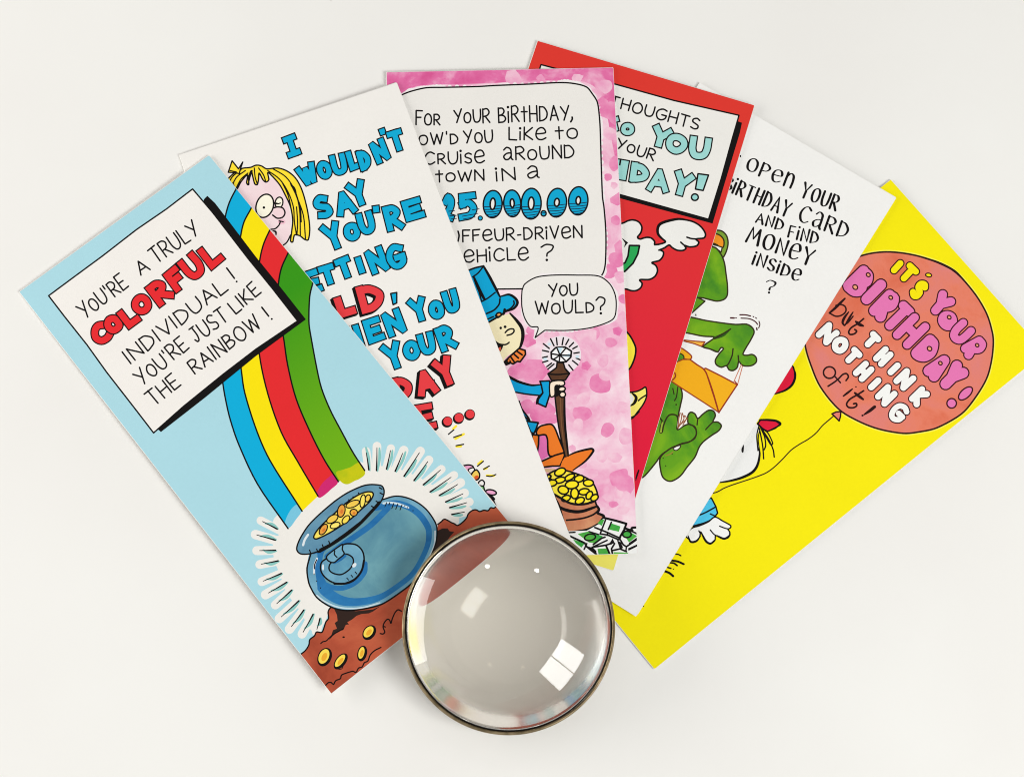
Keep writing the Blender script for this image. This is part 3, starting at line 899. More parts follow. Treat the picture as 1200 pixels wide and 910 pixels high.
man = P('man')
FACE = (243, 231, 190)
Z(530, 300, 7.98)
F(FACE, [(340, 620), (440, 560), (545, 535), (600, 595), (645, 660), (656, 750), (635, 850), (590, 890), (530, 925), (490, 960), (470, 1010), (400, 1000), (350, 800)], False)
TP(BLACK, [(540, 535), (600, 600), (650, 672), (660, 755), (640, 840), (625, 862)], 2, 2, 4.4)
E(BLACK, 453, 672, 12, 13); E(BLACK, 494, 661, 14, 13)
S(BLACK, 1.6, [(495, 715), (518, 692), (548, 680), (575, 685), (576, 708), (552, 730), (512, 741)])
S(BLACK, 1.6, [(400, 795), (440, 822), (490, 828), (515, 820), (532, 806)])
F(BLACK, [(400, 798), (440, 822), (478, 830), (470, 860), (450, 895), (430, 870)], False)
F((214, 84, 62), [(430, 862), (455, 850), (452, 880), (440, 885)], True)
P('top_hat', man)
HAT = (0, 163, 212)
F(HAT, [(155, 132), (215, 110), (290, 92), (320, 125), (400, 300), (440, 372), (500, 358), (550, 365), (590, 395), (610, 440), (580, 490), (520, 512), (450, 550), (410, 575), (340, 622), (280, 560), (150, 250)], False)
for q, w in (([(155, 132), (215, 110), (292, 93)], 1.8), ([(285, 105), (240, 160), (190, 196)], 1.5), ([(275, 425), (330, 395), (402, 340)], 1.5), ([(446, 400), (438, 450), (390, 505), (320, 538)], 1.7), ([(330, 590), (385, 566)], 1.5), ([(340, 618), (410, 578)], 2.2), ([(575, 420), (578, 450), (545, 490), (500, 512)], 1.6), ([(200, 205), (245, 320), (275, 425)], 1.2)): S(BLACK, w, q)
TP(BLACK, [(203, 200), (250, 310), (302, 405)], 2.6, 2.8, 3.6)
TP(BLACK, [(292, 93), (350, 195), (415, 320), (448, 385)], 2.4, 2, 3)
TP(BLACK, [(450, 378), (530, 360), (590, 395), (610, 440), (575, 490), (500, 520)], 1.6, 1.8, 3.2)
P('hair_curl', man)
E((232, 160, 84), 435, 548, 24, 18, 20, BLACK, 1.7); S(BLACK, 1.8, [(405, 555), (425, 575), (455, 555), (480, 530), (488, 495), (498, 510), (480, 545)])
P('collar', man)
Z(570, 380, 7.98)
F((238, 130, 56), [(168, 350), (230, 290), (305, 225), (362, 243), (366, 280), (345, 310), (315, 350), (290, 345), (250, 370), (225, 360), (185, 378)], False, BLACK, 2.0)
for q in ([(255, 275), (300, 315)], [(285, 250), (335, 285)], [(225, 300), (260, 350)], [(200, 330), (215, 352)]): S(BLACK, 1.8, q)
F(BLACK, [(165, 352), (200, 318), (235, 345), (225, 362), (185, 380)], False)
E((238, 130, 56), 208, 340, 8, 10)
P('coat', man)
BLU = (0, 158, 214)
F(BLU, [(215, 495), (280, 528), (350, 550), (425, 565), (515, 558), (530, 640), (500, 668), (400, 655), (330, 645), (262, 635)], False)
TP(BLACK, [(215, 492), (300, 535), (420, 568), (515, 562)], 3.4, 1.4, 2.2); S(BLACK, 1.6, [(265, 632), (380, 652), (505, 665)])
F(BLU, [(500, 532), (592, 527), (598, 640), (555, 772), (480, 738), (485, 700), (528, 640), (512, 560)], False, BLACK, 1.7)
S(BLACK, 2, [(470, 740), (480, 690), (528, 640)])
S(BLACK, 2.0, [(305, 722), (320, 770), (365, 840), (395, 890)])
F(BLU, [(330, 800), (380, 870), (400, 900), (360, 910)], False)
Z(600, 470, 7.98)
F(BLU, [(105, 130), (150, 175), (150, 200), (130, 200)], False, BLACK, 1.95)
F(BLU, [(130, 185), (245, 200), (225, 260), (205, 300), (175, 290)], False, BLACK, 1.8)
S(BLACK, 2.2, [(65, 0), (90, 70), (150, 150), (165, 180)])
P('trousers', man)
ORG = (236, 122, 36)
F((226, 112, 178), [(240, 320), (300, 315), (330, 330), (350, 510), (260, 560), (240, 480)], False)
F(ORG, [(228, 285), (255, 240), (300, 222), (365, 215), (400, 250), (440, 350), (480, 450), (484, 480), (352, 510), (332, 360), (318, 318), (290, 312), (240, 318)], True, BLACK, 1.8)
F(ORG, [(185, 310), (250, 318), (248, 400), (238, 470), (200, 440)], False, BLACK, 1.8)
P('shoe', man)
F(ORG, [(230, 580), (290, 555), (400, 505), (485, 480), (492, 505), (470, 560), (448, 605), (380, 605), (300, 615), (250, 640)], False, BLACK, 1.8)
P('shoe', man)
F(ORG, [(495, 522), (560, 490), (640, 462), (742, 445), (762, 460), (700, 540), (640, 600), (570, 655), (500, 640), (450, 620), (470, 560)], False)
TP(BLACK, [(500, 520), (600, 475), (740, 443), (762, 462), (690, 555), (570, 645)], 1.2, 1.4, 2.8)

cane = P('cane')
Z(570, 380, 7.98)
for i in range(1):
    F((238, 226, 232), EL(700, 285, 186, 178), False)
BRN = wash((84, 52, 32), (104, 68, 42), None, 150)
F(BRN, [(632, 590), (738, 590), (742, 905), (775, 1225), (737, 1235), (690, 1050), (665, 905)], False)
S(BLACK, 1.6, [(632, 590), (668, 905), (700, 1080), (735, 1230)]); TP(BLACK, [(730, 600), (733, 905), (765, 1230)], 1.6, 1.6, 2.8)
F(BRN, [(575, 462), (655, 405), (662, 352), (720, 362), (735, 410), (778, 458), (738, 520), (610, 525)], False, BLACK, 1.6)
S(BLACK, 1.5, [(585, 465), (680, 468), (770, 458)]); S((120, 80, 50), 1, [(690, 620), (700, 900), (722, 1100)])
P('diamond', cane)
F((246, 246, 246), [(605, 260), (650, 216), (735, 212), (795, 250), (790, 305), (745, 350), (680, 355), (608, 318)], False, BLACK, 2.0)
F((200, 226, 238), [(665, 218), (715, 216), (690, 275)], False); F((200, 226, 238), [(700, 300), (780, 270), (780, 305)], False)
for q in ((610, 275), (625, 330), (680, 352), (745, 345), (788, 290), (740, 225), (660, 222)): S(BLACK, 1.5, [(688, 287), q])
for a, b in (((600, 135), (632, 200)), ((655, 125), (662, 192)), ((720, 125), (708, 192)), ((770, 140), (742, 190)), ((815, 170), (775, 210)), ((850, 205), (808, 228)), ((868, 262), (818, 270)), ((875, 330), (840, 315)), ((855, 378), (805, 338)), ((810, 428), (770, 378)), ((575, 418), (632, 370)), ((565, 395), (610, 362)), ((525, 355), (575, 340)), ((525, 310), (572, 300)), ((525, 243), (582, 255)), ((532, 180), (588, 225)), ((730, 405), (755, 440))):
    P('glow_ray', cane); S(BLACK, 1.5, [a, b])
use(cane)
for q in ((590, 185), (550, 325), (850, 300)): E((206, 228, 240), *q, 18, 14)
P('hand', man)
SK = (247, 228, 206)
F(SK, [(595, 548), (650, 525), (720, 528), (732, 560), (700, 575), (645, 575), (640, 660), (605, 678), (592, 640)], True, BLACK, 1.5)
F(BLACK, [(640, 580), (690, 560), (680, 610), (690, 660), (650, 680), (640, 640)], False)
E(SK, 706, 604, 32, 22, 12, BLACK, 1.6); E(SK, 712, 655, 28, 26, 20, BLACK, 1.6)

pot2 = P('money_bag')
Z(620, 550, 7.98)
BAG = wash((196, 116, 84), (216, 152, 112), None, 70)
F(BAG, [(225, 225), (330, 285), (420, 320), (540, 315), (612, 290), (628, 325), (650, 365), (640, 405), (700, 440), (680, 470), (640, 520), (540, 570), (370, 585), (280, 330)], True, BLACK, 1.8)
TP(BLACK, [(270, 340), (330, 372), (420, 392), (500, 388), (600, 355), (640, 340)], 3, 2.2, 3.6)
S(BLACK, 2.0, [(350, 472), (430, 465), (520, 450), (600, 420), (645, 385)])
S(BLACK, 2.8, [(640, 345), (655, 375), (640, 405), (690, 425), (700, 440), (650, 510)]); S(BLACK, 2.2, [(370, 585), (470, 572), (560, 552), (650, 505)])
F((214, 180, 140), [(120, -10), (250, -10), (220, 20), (170, 30)], False)
F((252, 232, 70), [(170, 60), (240, 10), (300, 0), (420, 30), (540, 80), (600, 130), (640, 230), (620, 290), (540, 318), (420, 322), (320, 280), (230, 225), (200, 140)], True, BLACK, 1.8)
for x, y, rx, ry, a in ((290, 22, 48, 30, 25), (378, 72, 46, 22, 28), (288, 98, 46, 24, 14), (468, 84, 40, 28, 15), (555, 124, 42, 28, 0), (215, 125, 40, 26, 10), (400, 140, 55, 34, 8), (320, 190, 44, 34, -14), (426, 222, 32, 44, 0), (515, 206, 44, 26, 8), (563, 240, 24, 36, -30), (612, 262, 34, 24, 35), (345, 268, 38, 24, 20), (475, 290, 40, 26, 25)):
    P('coin', pot2)
    E((252, 230, 30), x, y, rx * 1.12, ry * 1.12, a, BLACK, 1.9)
use(pot2)
S(BLACK, 2.2, [(150, 60), (185, 45), (205, 65), (180, 95), (210, 92)])
S(BLACK, 2.6, [(225, 225), (300, 268), (370, 308), (450, 325), (540, 318), (600, 295)])
P('banknotes')
GRN = wash((44, 160, 70), (96, 184, 66), None, 120)
F((242, 242, 240), [(350, 575), (540, 570), (650, 510), (700, 450), (910, 500), (905, 540), (1010, 545), (1012, 795), (540, 798), (400, 740), (340, 640)], False)
for q in ([(455, 600), (560, 575), (690, 622), (625, 690), (560, 680)], [(765, 500), (855, 530), (840, 580), (750, 560)], [(640, 500), (670, 470), (705, 465), (680, 525)], [(880, 600), (930, 575), (1012, 620), (935, 680)], [(640, 740), (730, 735), (745, 790), (650, 792)], [(410, 650), (520, 690), (490, 728), (440, 690)], [(790, 770), (930, 775), (920, 790), (790, 790)]): F(GRN, q, False)
E(GRN, 570, 632, 52, 30, 10, BLACK, 1.6); E(GRN, 915, 604, 40, 30, 0, BLACK, 1.7)
for q, w in (([(700, 450), (805, 475), (910, 505)], 2.6), ([(910, 505), (890, 560), (855, 620), (845, 650)], 2.4), ([(715, 470), (680, 560), (665, 600)], 1.7), ([(770, 490), (740, 560)], 1.6), ([(615, 540), (740, 590), (850, 640)], 1.8), ([(560, 578), (650, 605)], 1.5), ([(665, 600), (735, 610), (840, 655)], 2), ([(735, 590), (730, 615)], 1.6),
             ([(600, 700), (680, 640), (710, 630)], 1.8), ([(600, 720), (730, 660)], 1.6), ([(380, 620), (520, 685), (540, 720), (590, 760), (630, 790)], 2.2), ([(540, 690), (515, 745)], 1.6), ([(590, 725), (720, 705), (790, 680)], 2), ([(720, 710), (755, 790)], 2.2), ([(800, 690), (770, 740), (780, 790)], 2), ([(780, 755), (850, 740), (910, 765)], 1.8), ([(850, 650), (880, 700), (910, 720), (1010, 650)], 1.8), ([(910, 720), (905, 765)], 1.5), ([(940, 690), (1012, 640)], 1.95), ([(890, 545), (960, 575), (1012, 600)], 2), ([(370, 588), (430, 585)], 1.5)):
    S(BLACK, w, q, False)
F(BLACK, [(545, 715), (600, 730), (630, 760), (630, 780), (580, 750)], False); F(BLACK, [(780, 640), (800, 680), (770, 700), (720, 710), (750, 690), (770, 660)], False); F(BLACK, [(820, 655), (860, 680), (880, 730), (850, 745), (835, 700)], False)
F(BLACK, [(925, 735), (1015, 695), (1015, 715), (930, 758)], False); S(BLACK, 2.6, [(965, 575), (960, 545), (1005, 540)]); F(BLACK, [(895, 535), (980, 565), (970, 580), (890, 560)], False)

# ================================================================== CARD: red, winged cloud
CARD = redc = Card(-0.005423, 0.364716, -0.196241, (0.0056716, -0.0057089, 0.0025158), (-0.0005, 0.0002, -0.0022))
base(along((222, 24, 58), (221, 54, 44), -.150, -0.02))
P('lower_border')
Z(0, 0, 1)
F((238, 229, 104), [(440, 540), (560, 575), (745, 622), (760, 700), (420, 640)], False)
P('message_panel')
F(BLACK, [(634, 78), (864, 142), (869.5, 144), (867, 156), (835, 262), (600, 198), (602, 192)], False)
F((236, 234, 229), [(634, 76), (700, 93), (790, 118), (866, 135.3), (858, 163), (845, 210), (830.3, 257), (780, 243), (728, 228.5), (600, 192), (616, 130)], False, BLACK, 1.5)
S(BLACK, 3.0, [(602, 194), (728, 230.5), (832, 259)], False)
P('lettering')
Z(700, 90)
T("THOUGHTS", 82, 204, 704, 372, 76, 1.95); T("YoUR", 128, 497, 392, 590, 74, 1.95)
P('headline')
TL_ = wash((146, 208, 206), (164, 218, 212), None, 60)
B([('T', 120, 335, 90, 110, 14), ('O', 212, 368, 105, 100, -14)], -14, TL_, 33, 1.6)
B([('Y', 447, 424, 150, 160, -20), ('O', 556, 470, 160, 152, -14), ('U', 718, 500, 160, 168, -8)], -14, TL_, 46, 1.6)
B([('H', 152, 650, 130, 150, -8, 56), ('D', 298, 675, 145, 150, -8), ('A', 432, 728, 160, 172, -8, 40), ('Y', 597, 752, 150, 178, -18)], -14, TL_, 46, 1.6)
F(TL_, [(706, 680), (780, 690), (742, 798), (688, 788)], False, BLACK, 1.6); E(TL_, 684, 845, 24, 23, 0, BLACK, 1.6)
w = P('winged_cloud')
Z(700, 230)
CW_ = (237, 236, 232)
F(CW_, [(100, 220), (140, 200), (185, 186), (215, 172), (250, 166), (290, 180), (312, 215), (305, 255), (282, 287), (300, 300), (320, 294), (350, 288), (380, 294), (402, 318), (403, 340), (440, 350), (440, 375), (463, 390), (460, 420), (435, 450), (383, 465), (410, 485), (422, 520), (405, 560), (365, 583), (298, 585), (314, 610), (305, 640), (275, 660), (240, 662), (200, 650), (100, 640)], True, BLACK, 2.0)
P('wing', w)
wing = [(402, 340), (440, 335), (478, 318), (440, 285), (422, 245), (430, 205), (475, 178), (540, 163), (600, 163), (670, 178), (725, 212), (758, 262), (748, 292), (692, 300), (712, 322), (695, 348), (645, 355), (612, 345), (622, 365), (600, 380), (560, 378), (525, 360), (503, 342), (470, 362), (432, 378)]
F(CW_, wing, True)
S(BLACK, 2.0, wing); S(BLACK, 1.7, [(628, 287), (660, 297), (695, 300)]); S(BLACK, 1.7, [(585, 322), (612, 345), (640, 353)])
TP(BLACK, [(478, 318), (425, 262), (440, 195), (560, 160), (640, 168)], 2, 1.6, 3.4)
P('letter', w)
F((40, 166, 84), [(225, 345), (296, 346), (284, 405), (250, 470), (195, 525), (150, 540), (150, 490), (195, 465), (215, 420)], False, BLACK, 2.0)
F(BLACK, [(170, 290), (216, 325), (185, 362), (195, 330)], False)
b_ = P('yellow_bird')
Z(720, 350)
F((247, 230, 64), [(60, 220), (98, 245), (130, 295), (150, 350), (140, 420), (105, 492), (60, 500)], True, BLACK, 2.0)
F((245, 230, 110), [(60, 670), (118, 655), (160, 648), (195, 632), (220, 620), (226, 680), (205, 735), (165, 790), (120, 840), (60, 830)], True, BLACK, 1.6)
S(BLACK, 1.5, [(168, 714), (190, 695), (222, 675)]); TP(BLACK, [(118, 655), (152, 690), (140, 730), (110, 752)], 1.2, 1.2, 4)
F((238, 236, 230), [(100, 660), (135, 690), (128, 725), (100, 745)], True)
S(BLACK, 1.2, [(120, 830), (150, 815), (175, 790)])
Z(730, 440)
TP(BLACK, [(110, 660), (98, 695), (90, 735)], .9, .9, 1.5)
Z(600, 470, 7.98)
S(BLACK, 1.4, [(1185, 645), (1160, 720)])

# ================================================================== CARD: white, frog with envelope
CARD = frogc = Card(0.062858, 0.354247, -0.45795, (0.0056716, -0.0057089, 0.0018658), (0.0, 0.0005, 0.0016))
base((241, 240, 237))
P('lettering')
Z(840, 160)
NB = 1.05


def Q(word, x0, y0, x1, y1, h, w=1.85):
    T(word, x0, y0, x1, y1, h, w, nib=NB, slant=-.02)


Q("OPen", 203, 232, 515, 362, 92); Q("YOUR", 585, 420, 830, 520, 100)
Q("B", 28, 358, 92, 386, 104); Q("iRTHDAY", 108, 396, 490, 562, 104); Q("CaRD", 570, 590, 900, 715, 110)
Q("AND", 272, 602, 455, 658, 72, 1.75); Q("FiND", 500, 702, 700, 755, 82, 1.75); Q("MONeY", 205, 738, 655, 905, 112, 2.05)
Z(840, 240)
Q("iNSiDe", 250, 412, 572, 535, 84); Q("?", 335, 606, 400, 620, 88, 1.7)
Z(840, 160)
E(BLACK, 166, 138, 5, 8)
frog = P('frog')
FG = wash((58, 128, 34), (92, 156, 26), (126, 178, 26), 42, 5, .36, .66)
LINE = (48, 42, 16)
Z(700, 230)
F((122, 160, 52), [(800, 245), (845, 238), (880, 248), (908, 280), (917, 330), (905, 385), (880, 430), (858, 405), (800, 330)], True, LINE, 1.5)
P('eye', frog)
F((240, 150, 34), [(790, 265), (835, 264), (865, 278), (886, 305), (888, 340), (878, 360), (840, 345), (800, 320)], True, LINE, 1.3)
F((244, 244, 240), [(800, 335), (835, 344), (876, 358), (868, 392), (845, 375), (810, 360)], False, LINE, 1.2)
F(LINE, [(818, 325), (850, 340), (835, 350), (815, 345)], False)
use(frog)
F(FG, [(700, 380), (800, 355), (835, 365), (872, 415), (892, 470), (902, 540), (912, 620), (912, 690), (890, 722), (840, 735), (790, 725), (740, 712), (650, 690)], True, LINE, 1.5)
F(FG, [(640, 690), (710, 712), (755, 735), (700, 785), (660, 820), (620, 810)], False, LINE, 1.3)
P('foreleg', frog)
Z(720, 350)
arm = [(440, 120), (540, 130), (640, 152), (760, 170), (850, 180), (925, 178), (965, 200), (980, 235), (955, 290), (925, 340), (902, 388), (930, 396), (965, 390), (992, 408), (996, 440), (970, 465), (930, 472), (895, 465), (872, 440), (862, 480), (835, 502), (805, 498), (785, 470), (750, 480), (715, 462), (708, 430), (735, 385), (765, 350), (748, 342), (722, 372), (670, 352), (622, 335), (680, 290), (705, 268), (620, 262), (510, 240), (420, 230)]
F(FG, arm, True, LINE, 1.5)
S(LINE, 1.3, [(832, 350), (825, 400), (800, 455), (785, 470)]); S(LINE, 1.3, [(868, 398), (872, 445)])
F((44, 84, 24), [(690, 272), (760, 240), (815, 212), (770, 262), (700, 285)], True); S(LINE, 1.3, [(700, 280), (770, 240), (815, 212)])
Z(730, 440)
P('hind_leg', frog)
F(FG, [(330, 30), (375, 60), (405, 85), (416, 140), (405, 200), (390, 270), (384, 330), (382, 378), (430, 350), (470, 340), (505, 360), (516, 400), (500, 445), (460, 465), (400, 480), (330, 515), (270, 555), (230, 610), (140, 712), (100, 690), (200, 430)], True, LINE, 1.4)
S(LINE, 1.4, [(385, 375), (385, 300), (370, 276), (330, 274), (305, 300), (285, 350), (275, 395), (262, 400), (262, 365), (275, 320), (262, 300)])
S(LINE, 1.1, [(350, 90), (358, 130)]); S(LINE, 1.1, [(385, 80), (375, 150), (362, 175)]); E(LINE, 373, 203, 5, 7); S((160, 180, 60), 1.4, [(266, 395), (272, 350), (278, 330)])
P('hind_leg', frog)
F(FG, [(262, 575), (330, 512), (400, 482), (460, 465), (502, 440), (515, 400), (505, 360), (470, 342), (456, 330), (456, 280), (475, 256), (505, 268), (525, 300), (560, 270), (600, 243), (635, 248), (648, 280), (632, 322), (665, 325), (690, 350), (672, 385), (620, 420), (565, 462), (535, 500), (505, 570), (450, 640), (400, 705), (335, 740), (285, 718), (265, 665)], True, LINE, 1.4)
S(LINE, 1.2, [(525, 298), (520, 345)]); S(LINE, 1.2, [(580, 378), (610, 345), (635, 322)])
S(LINE, 1.3, [(405, 478), (470, 462), (512, 420), (512, 380), (490, 348)])
F((240, 240, 236), [(352, 512), (375, 495), (405, 490), (395, 510), (372, 524)], True, LINE, 1.0)
for q in ((282, 578), (300, 632), (345, 548)): E(LINE, *q, 4, 5)
S((150, 130, 50), 1.0, [(300, 560), (330, 550), (350, 535)])
P('feather_tuft')
F((244, 238, 230), [(384, 370), (388, 300), (398, 270), (415, 262), (425, 285), (445, 290), (450, 310), (420, 350)], True)
TAN = (150, 84, 52)
for q in ([(386, 370), (392, 300), (402, 262)], [(388, 365), (408, 310), (415, 262), (425, 290)], [(392, 358), (425, 310), (432, 280), (445, 300), (420, 345)], [(400, 345), (440, 310), (452, 300)]): S(TAN, .9, q)
env = P('envelope')
Z(720, 350)
ORN = (240, 172, 22); DR = (150, 52, 26)
F(ORN, [(430, 330), (470, 345), (520, 380), (542, 405), (530, 425), (480, 420), (400, 400)], True, DR, 1.2)
F(FG, [(430, 380), (465, 385), (485, 400), (485, 425), (455, 440), (420, 435)], True, LINE, 1.1)
F(ORN, [(380, 470), (440, 442), (480, 425), (530, 425), (570, 455), (625, 490), (660, 520), (735, 798), (640, 735), (500, 645), (380, 565)], False, DR, 1.1)
F((242, 176, 26), [(625, 492), (640, 487), (750, 542), (862, 602), (800, 695), (732, 798), (700, 690), (645, 520)], False, DR, 1.3)
S(DR, 1.3, [(532, 427), (580, 462), (625, 492), (648, 530), (690, 650), (732, 795)])
S((200, 120, 90), .8, [(890, 462), (838, 582), (846, 592)]); S((200, 120, 90), .8, [(898, 474), (864, 600)]); S(DR, 1.0, [(846, 578), (864, 602)])
S(DR, 1.3, [(408, 570), (428, 545), (424, 520)])
F((244, 182, 70), [(440, 285), (495, 290), (560, 297), (635, 302), (612, 335), (560, 315)], False, DR, 1.1); S(LINE, 1.2, [(612, 335), (680, 355), (728, 375)])
P('motion_marks')
MK = (70, 24, 30)
for q, w_ in (([(880, 112), (920, 113), (955, 121)], 1.2), ([(888, 136), (945, 140), (985, 158), (1005, 180)], 1.1), ([(1014, 158), (1020, 180), (1012, 205)], 1.0), ([(815, 134), (840, 135)], 1.6), ([(990, 132), (998, 138)], .9), ([(972, 124), (978, 128)], .9), ([(998, 205), (1000, 218)], 1.3), ([(850, 134), (856, 134)], .9)): S(MK, w_, q)
F(LINE, [(572, 100), (577, 120), (564, 120)], False)

# ================================================================== CARD: yellow, balloon
CARD = yelc = Card(0.144019, 0.32102, -0.788669, (0.0, 0.0, 0.0002), (0.0001, -0.0003, -0.0014))
YL = (246, 232, 0)
base(YL)
bal = P('balloon')
Z(0, 0, 1)
SAL = wash((214, 98, 66), (228, 126, 100), (222, 128, 122), 34, 8, .3, .7)
bp = [(942, 385), (946, 362), (960, 335), (985, 312), (1011.5, 299), (1042.8, 295.2), (1079.7, 301), (1115, 315.5), (1140, 341), (1156, 367), (1163, 390), (1164, 402.8), (1161.9, 422.5), (1156, 443.8), (1142, 467), (1126.4, 485), (1098, 501), (1076, 506), (1058.4, 507.5), (1030, 502.5), (1005, 492.8), (982.6, 479), (961.3, 453), (950, 427), (944, 407)]
S((246, 238, 90), 4.6, bp, True, True)
F(SAL, bp, True, (40, 10, 12), 1.7)
TP((40, 10, 12), [(1075, 300), (1098, 307), (1118, 317), (1130, 328)], 1, 1, 3)
P('balloon_knot', bal)
Z(930, 380, 7.98)
F(SAL, [(358, 836), (398, 818), (442, 814), (438, 860), (426, 902), (392, 868)], False, (40, 10, 12), 1.4)
P('balloon_string', bal)
Z(800, 420)
S((50, 30, 10), 1.1, [(1055, 405), (1020, 435), (980, 470), (935, 522), (880, 565), (820, 600), (760, 642), (700, 705), (640, 762), (590, 798), (540, 820), (470, 845), (400, 868), (340, 888), (290, 908), (240, 935), (180, 950)])
P('headline', bal)
PK = (228, 118, 178); OL = (58, 8, 18)
Z(0, 0, 1)
B([('I', 1051.3, 312.6, 10, 21), ('T', 1064.5, 320.5, 20, 25), ('S', 1077, 339.5, 17, 28)], -42, (246, 228, 0), 7.4, 1.5, 'round', OL)
E((246, 228, 0), 1088.2, 322.3, 3.6, 2.2, -10, OL, 1.1)
B([('Y', 1103, 356, 25, 32, -42), ('O', 1110.5, 375.5, 25, 24, -50, 11.4), ('U', 1126.5, 389.5, 25, 30, -46, 9), ('R', 1141.5, 407.5, 21, 31, -62)], -48, PK, 10.0, 1.5, 'round', OL)
P('headline', bal)
B([('B', 1007.5, 331, 28, 40), ('I', 1024, 342, 11, 39), ('R', 1037.3, 358.3, 25, 40), ('T', 1052.5, 371.5, 24, 40, -45, 10.4), ('H', 1067.5, 387.5, 29, 41, -45, 9.8), ('D', 1086, 410, 26, 38), ('A', 1099, 430, 24, 36), ('Y', 1116.5, 441, 26, 38)], -45, PK, 12.2, 1.6, 'round', OL)
for hx, hy, hr in ((1017.5, 322, 2.5), (1002.2, 336.4, 3.1), (1043.8, 348.6, 2.4), (1089.3, 408.4, 2.9), (1102, 425.4, 2.3), (1112.3, 371.7, 2.4), (1145.1, 404.4, 2.2)):
    F((236, 160, 120), EL(hx, hy, hr, hr * .85, -40, 12), False, OL, 1.1)
F(PK, EL(1131.4, 460.8, 5.2, 10, -48), False, OL, 1.3); E(PK, 1115.2, 472.4, 5.6, 5.6, 0, OL, 1.3)
P('lettering', bal)
Z(930, 280, 7.98)
INKD = (40, 8, 10)
TP(INKD, [(480, 556), (445, 590), (395, 640), (335, 692)], 2.0, 2.2, 2.9)
S(INKD, 1.6, [(395, 622), (440, 612), (482, 632), (488, 676), (450, 712), (395, 722), (335, 692)])
TP(INKD, [(515, 682), (475, 735), (458, 780), (470, 806)], 1.4, 1.8, 3.2); S(INKD, 1.5, [(470, 806), (510, 780), (556, 722)]); TP(INKD, [(556, 682), (520, 740), (478, 812)], 1.3, 1.3, 2.6)
S(INKD, 2.0, [(655, 745), (600, 790), (538, 830), (515, 868), (528, 892), (568, 886), (590, 862), (572, 846)]); TP(INKD, [(582, 772), (615, 798), (650, 812)], 2.4, 2.4, 4)
Z(930, 380, 7.98)
S(INKD, 1.7, EL(335, 450, 56, 54, 0, 16), True, True)
S(INKD, 1.9, [(490, 525), (512, 490), (495, 460), (460, 468), (420, 508), (380, 540), (322, 578)]); S(INKD, 1.6, [(388, 488), (438, 545)])
TP(INKD, [(550, 603), (510, 635), (465, 670)], 1.5, 1.8, 2.4); E(INKD, 583, 583, 8, 6)
S(INKD, 2.0, [(655, 620), (600, 655), (525, 700), (495, 745), (515, 775), (560, 778), (590, 760), (585, 738), (560, 742)]); TP(INKD, [(572, 640), (610, 670), (650, 700)], 2.4, 2.4, 3)
TP(INKD, [(758, 770), (710, 808), (660, 842)], 3.6, 1.8, 3); E(INKD, 644, 851, 11, 9)
P('headline', bal)
WT = (243, 243, 240)
Z(0, 0, 1)
B([('T', 1021.5, 398.8, 18, 23), ('H', 1035.3, 417.6, 18, 25), ('I', 1047.8, 432, 8.6, 21), ('N', 1060.5, 444.5, 21, 26), ('K', 1077.5, 464.5, 18, 26)], -46, WT, 7.4, 1.4, 'round', OL)
P('headline', bal)
B([('N', 970, 391, 22, 26), ('O', 984.5, 404.4, 21, 23), ('T', 999, 417.6, 18, 23), ('H', 1012, 435, 19, 25), ('I', 1025.2, 449.5, 8.6, 21), ('N', 1038.4, 463, 21, 26), ('G', 1053.4, 483, 22, 27, -46, 6.4)], -46, WT, 7.4, 1.4, 'round', OL)
cl = P('clown')
Z(800, 420)
F((238, 238, 236), [(530, 470), (520, 560), (540, 650), (530, 720), (510, 775), (460, 815), (400, 840), (265, 868), (150, 900), (100, 700), (400, 420)], True)
TP(BLACK, [(535, 620), (540, 670), (525, 745), (490, 795), (420, 832), (340, 855), (262, 868)], 1.4, 1.6, 3.4)
F(BLACK, [(428, 603), (430, 625), (425, 660), (414, 655), (412, 635), (420, 615)], True)
P('hair', cl)
for q, w_ in (([(535, 470), (520, 540), (528, 645)], 1.2), ([(545, 480), (530, 560), (540, 650)], 1.0), ([(538, 490), (552, 560), (562, 620), (568, 702)], 1.3), ([(552, 495), (575, 550), (582, 610), (572, 638)], 1.3), ([(560, 500), (605, 570), (635, 640), (642, 690)], 1.3), ([(560, 490), (600, 525), (632, 595), (618, 604), (580, 540), (556, 500)], 1.2)): S(BLACK, w_, q)
P('hat_brim', cl)
RDC = (222, 20, 58)
F(RDC, [(526, 455), (548, 428), (600, 430), (655, 438), (684, 460), (650, 488), (596, 510), (560, 492)], False, BLACK, 1.6)
TP(BLACK, [(540, 430), (600, 430), (660, 438), (686, 462), (600, 508)], 2, 1, 2.6); S(BLACK, 2.0, [(526, 458), (560, 490), (590, 510)])
P('pompom', cl)
F(RDC, [(600, 60), (700, 30), (770, 50), (785, 110), (775, 170), (740, 210), (660, 245), (600, 240)], True, BLACK, 1.2)
TP(BLACK, [(772, 55), (790, 115), (770, 180), (720, 222), (650, 246)], 1.4, 1.2, 3)
P('sleeve', cl)
Z(720, 560)
F((78, 196, 234), [(640, 150), (680, 138), (712, 200), (724, 245), (690, 285), (640, 312), (550, 335), (480, 300)], False, BLACK, 1.4)
S(BLACK, 1.5, [(580, 265), (640, 240), (712, 200)]); S(BLACK, 1.3, [(672, 250), (700, 262)]); TP(BLACK, [(724, 245), (685, 290), (620, 320), (540, 352)], 1.4, 1.4, 2.6)
P('glove', cl)
F((242, 242, 240), [(500, 400), (540, 352), (600, 332), (660, 305), (705, 272), (760, 300), (816, 332), (812, 350), (796, 358), (810, 380), (800, 415), (768, 422), (712, 402), (705, 435), (675, 458), (645, 440), (620, 400), (604, 376), (598, 412), (572, 440), (545, 448), (520, 425)], True, BLACK, 1.3)
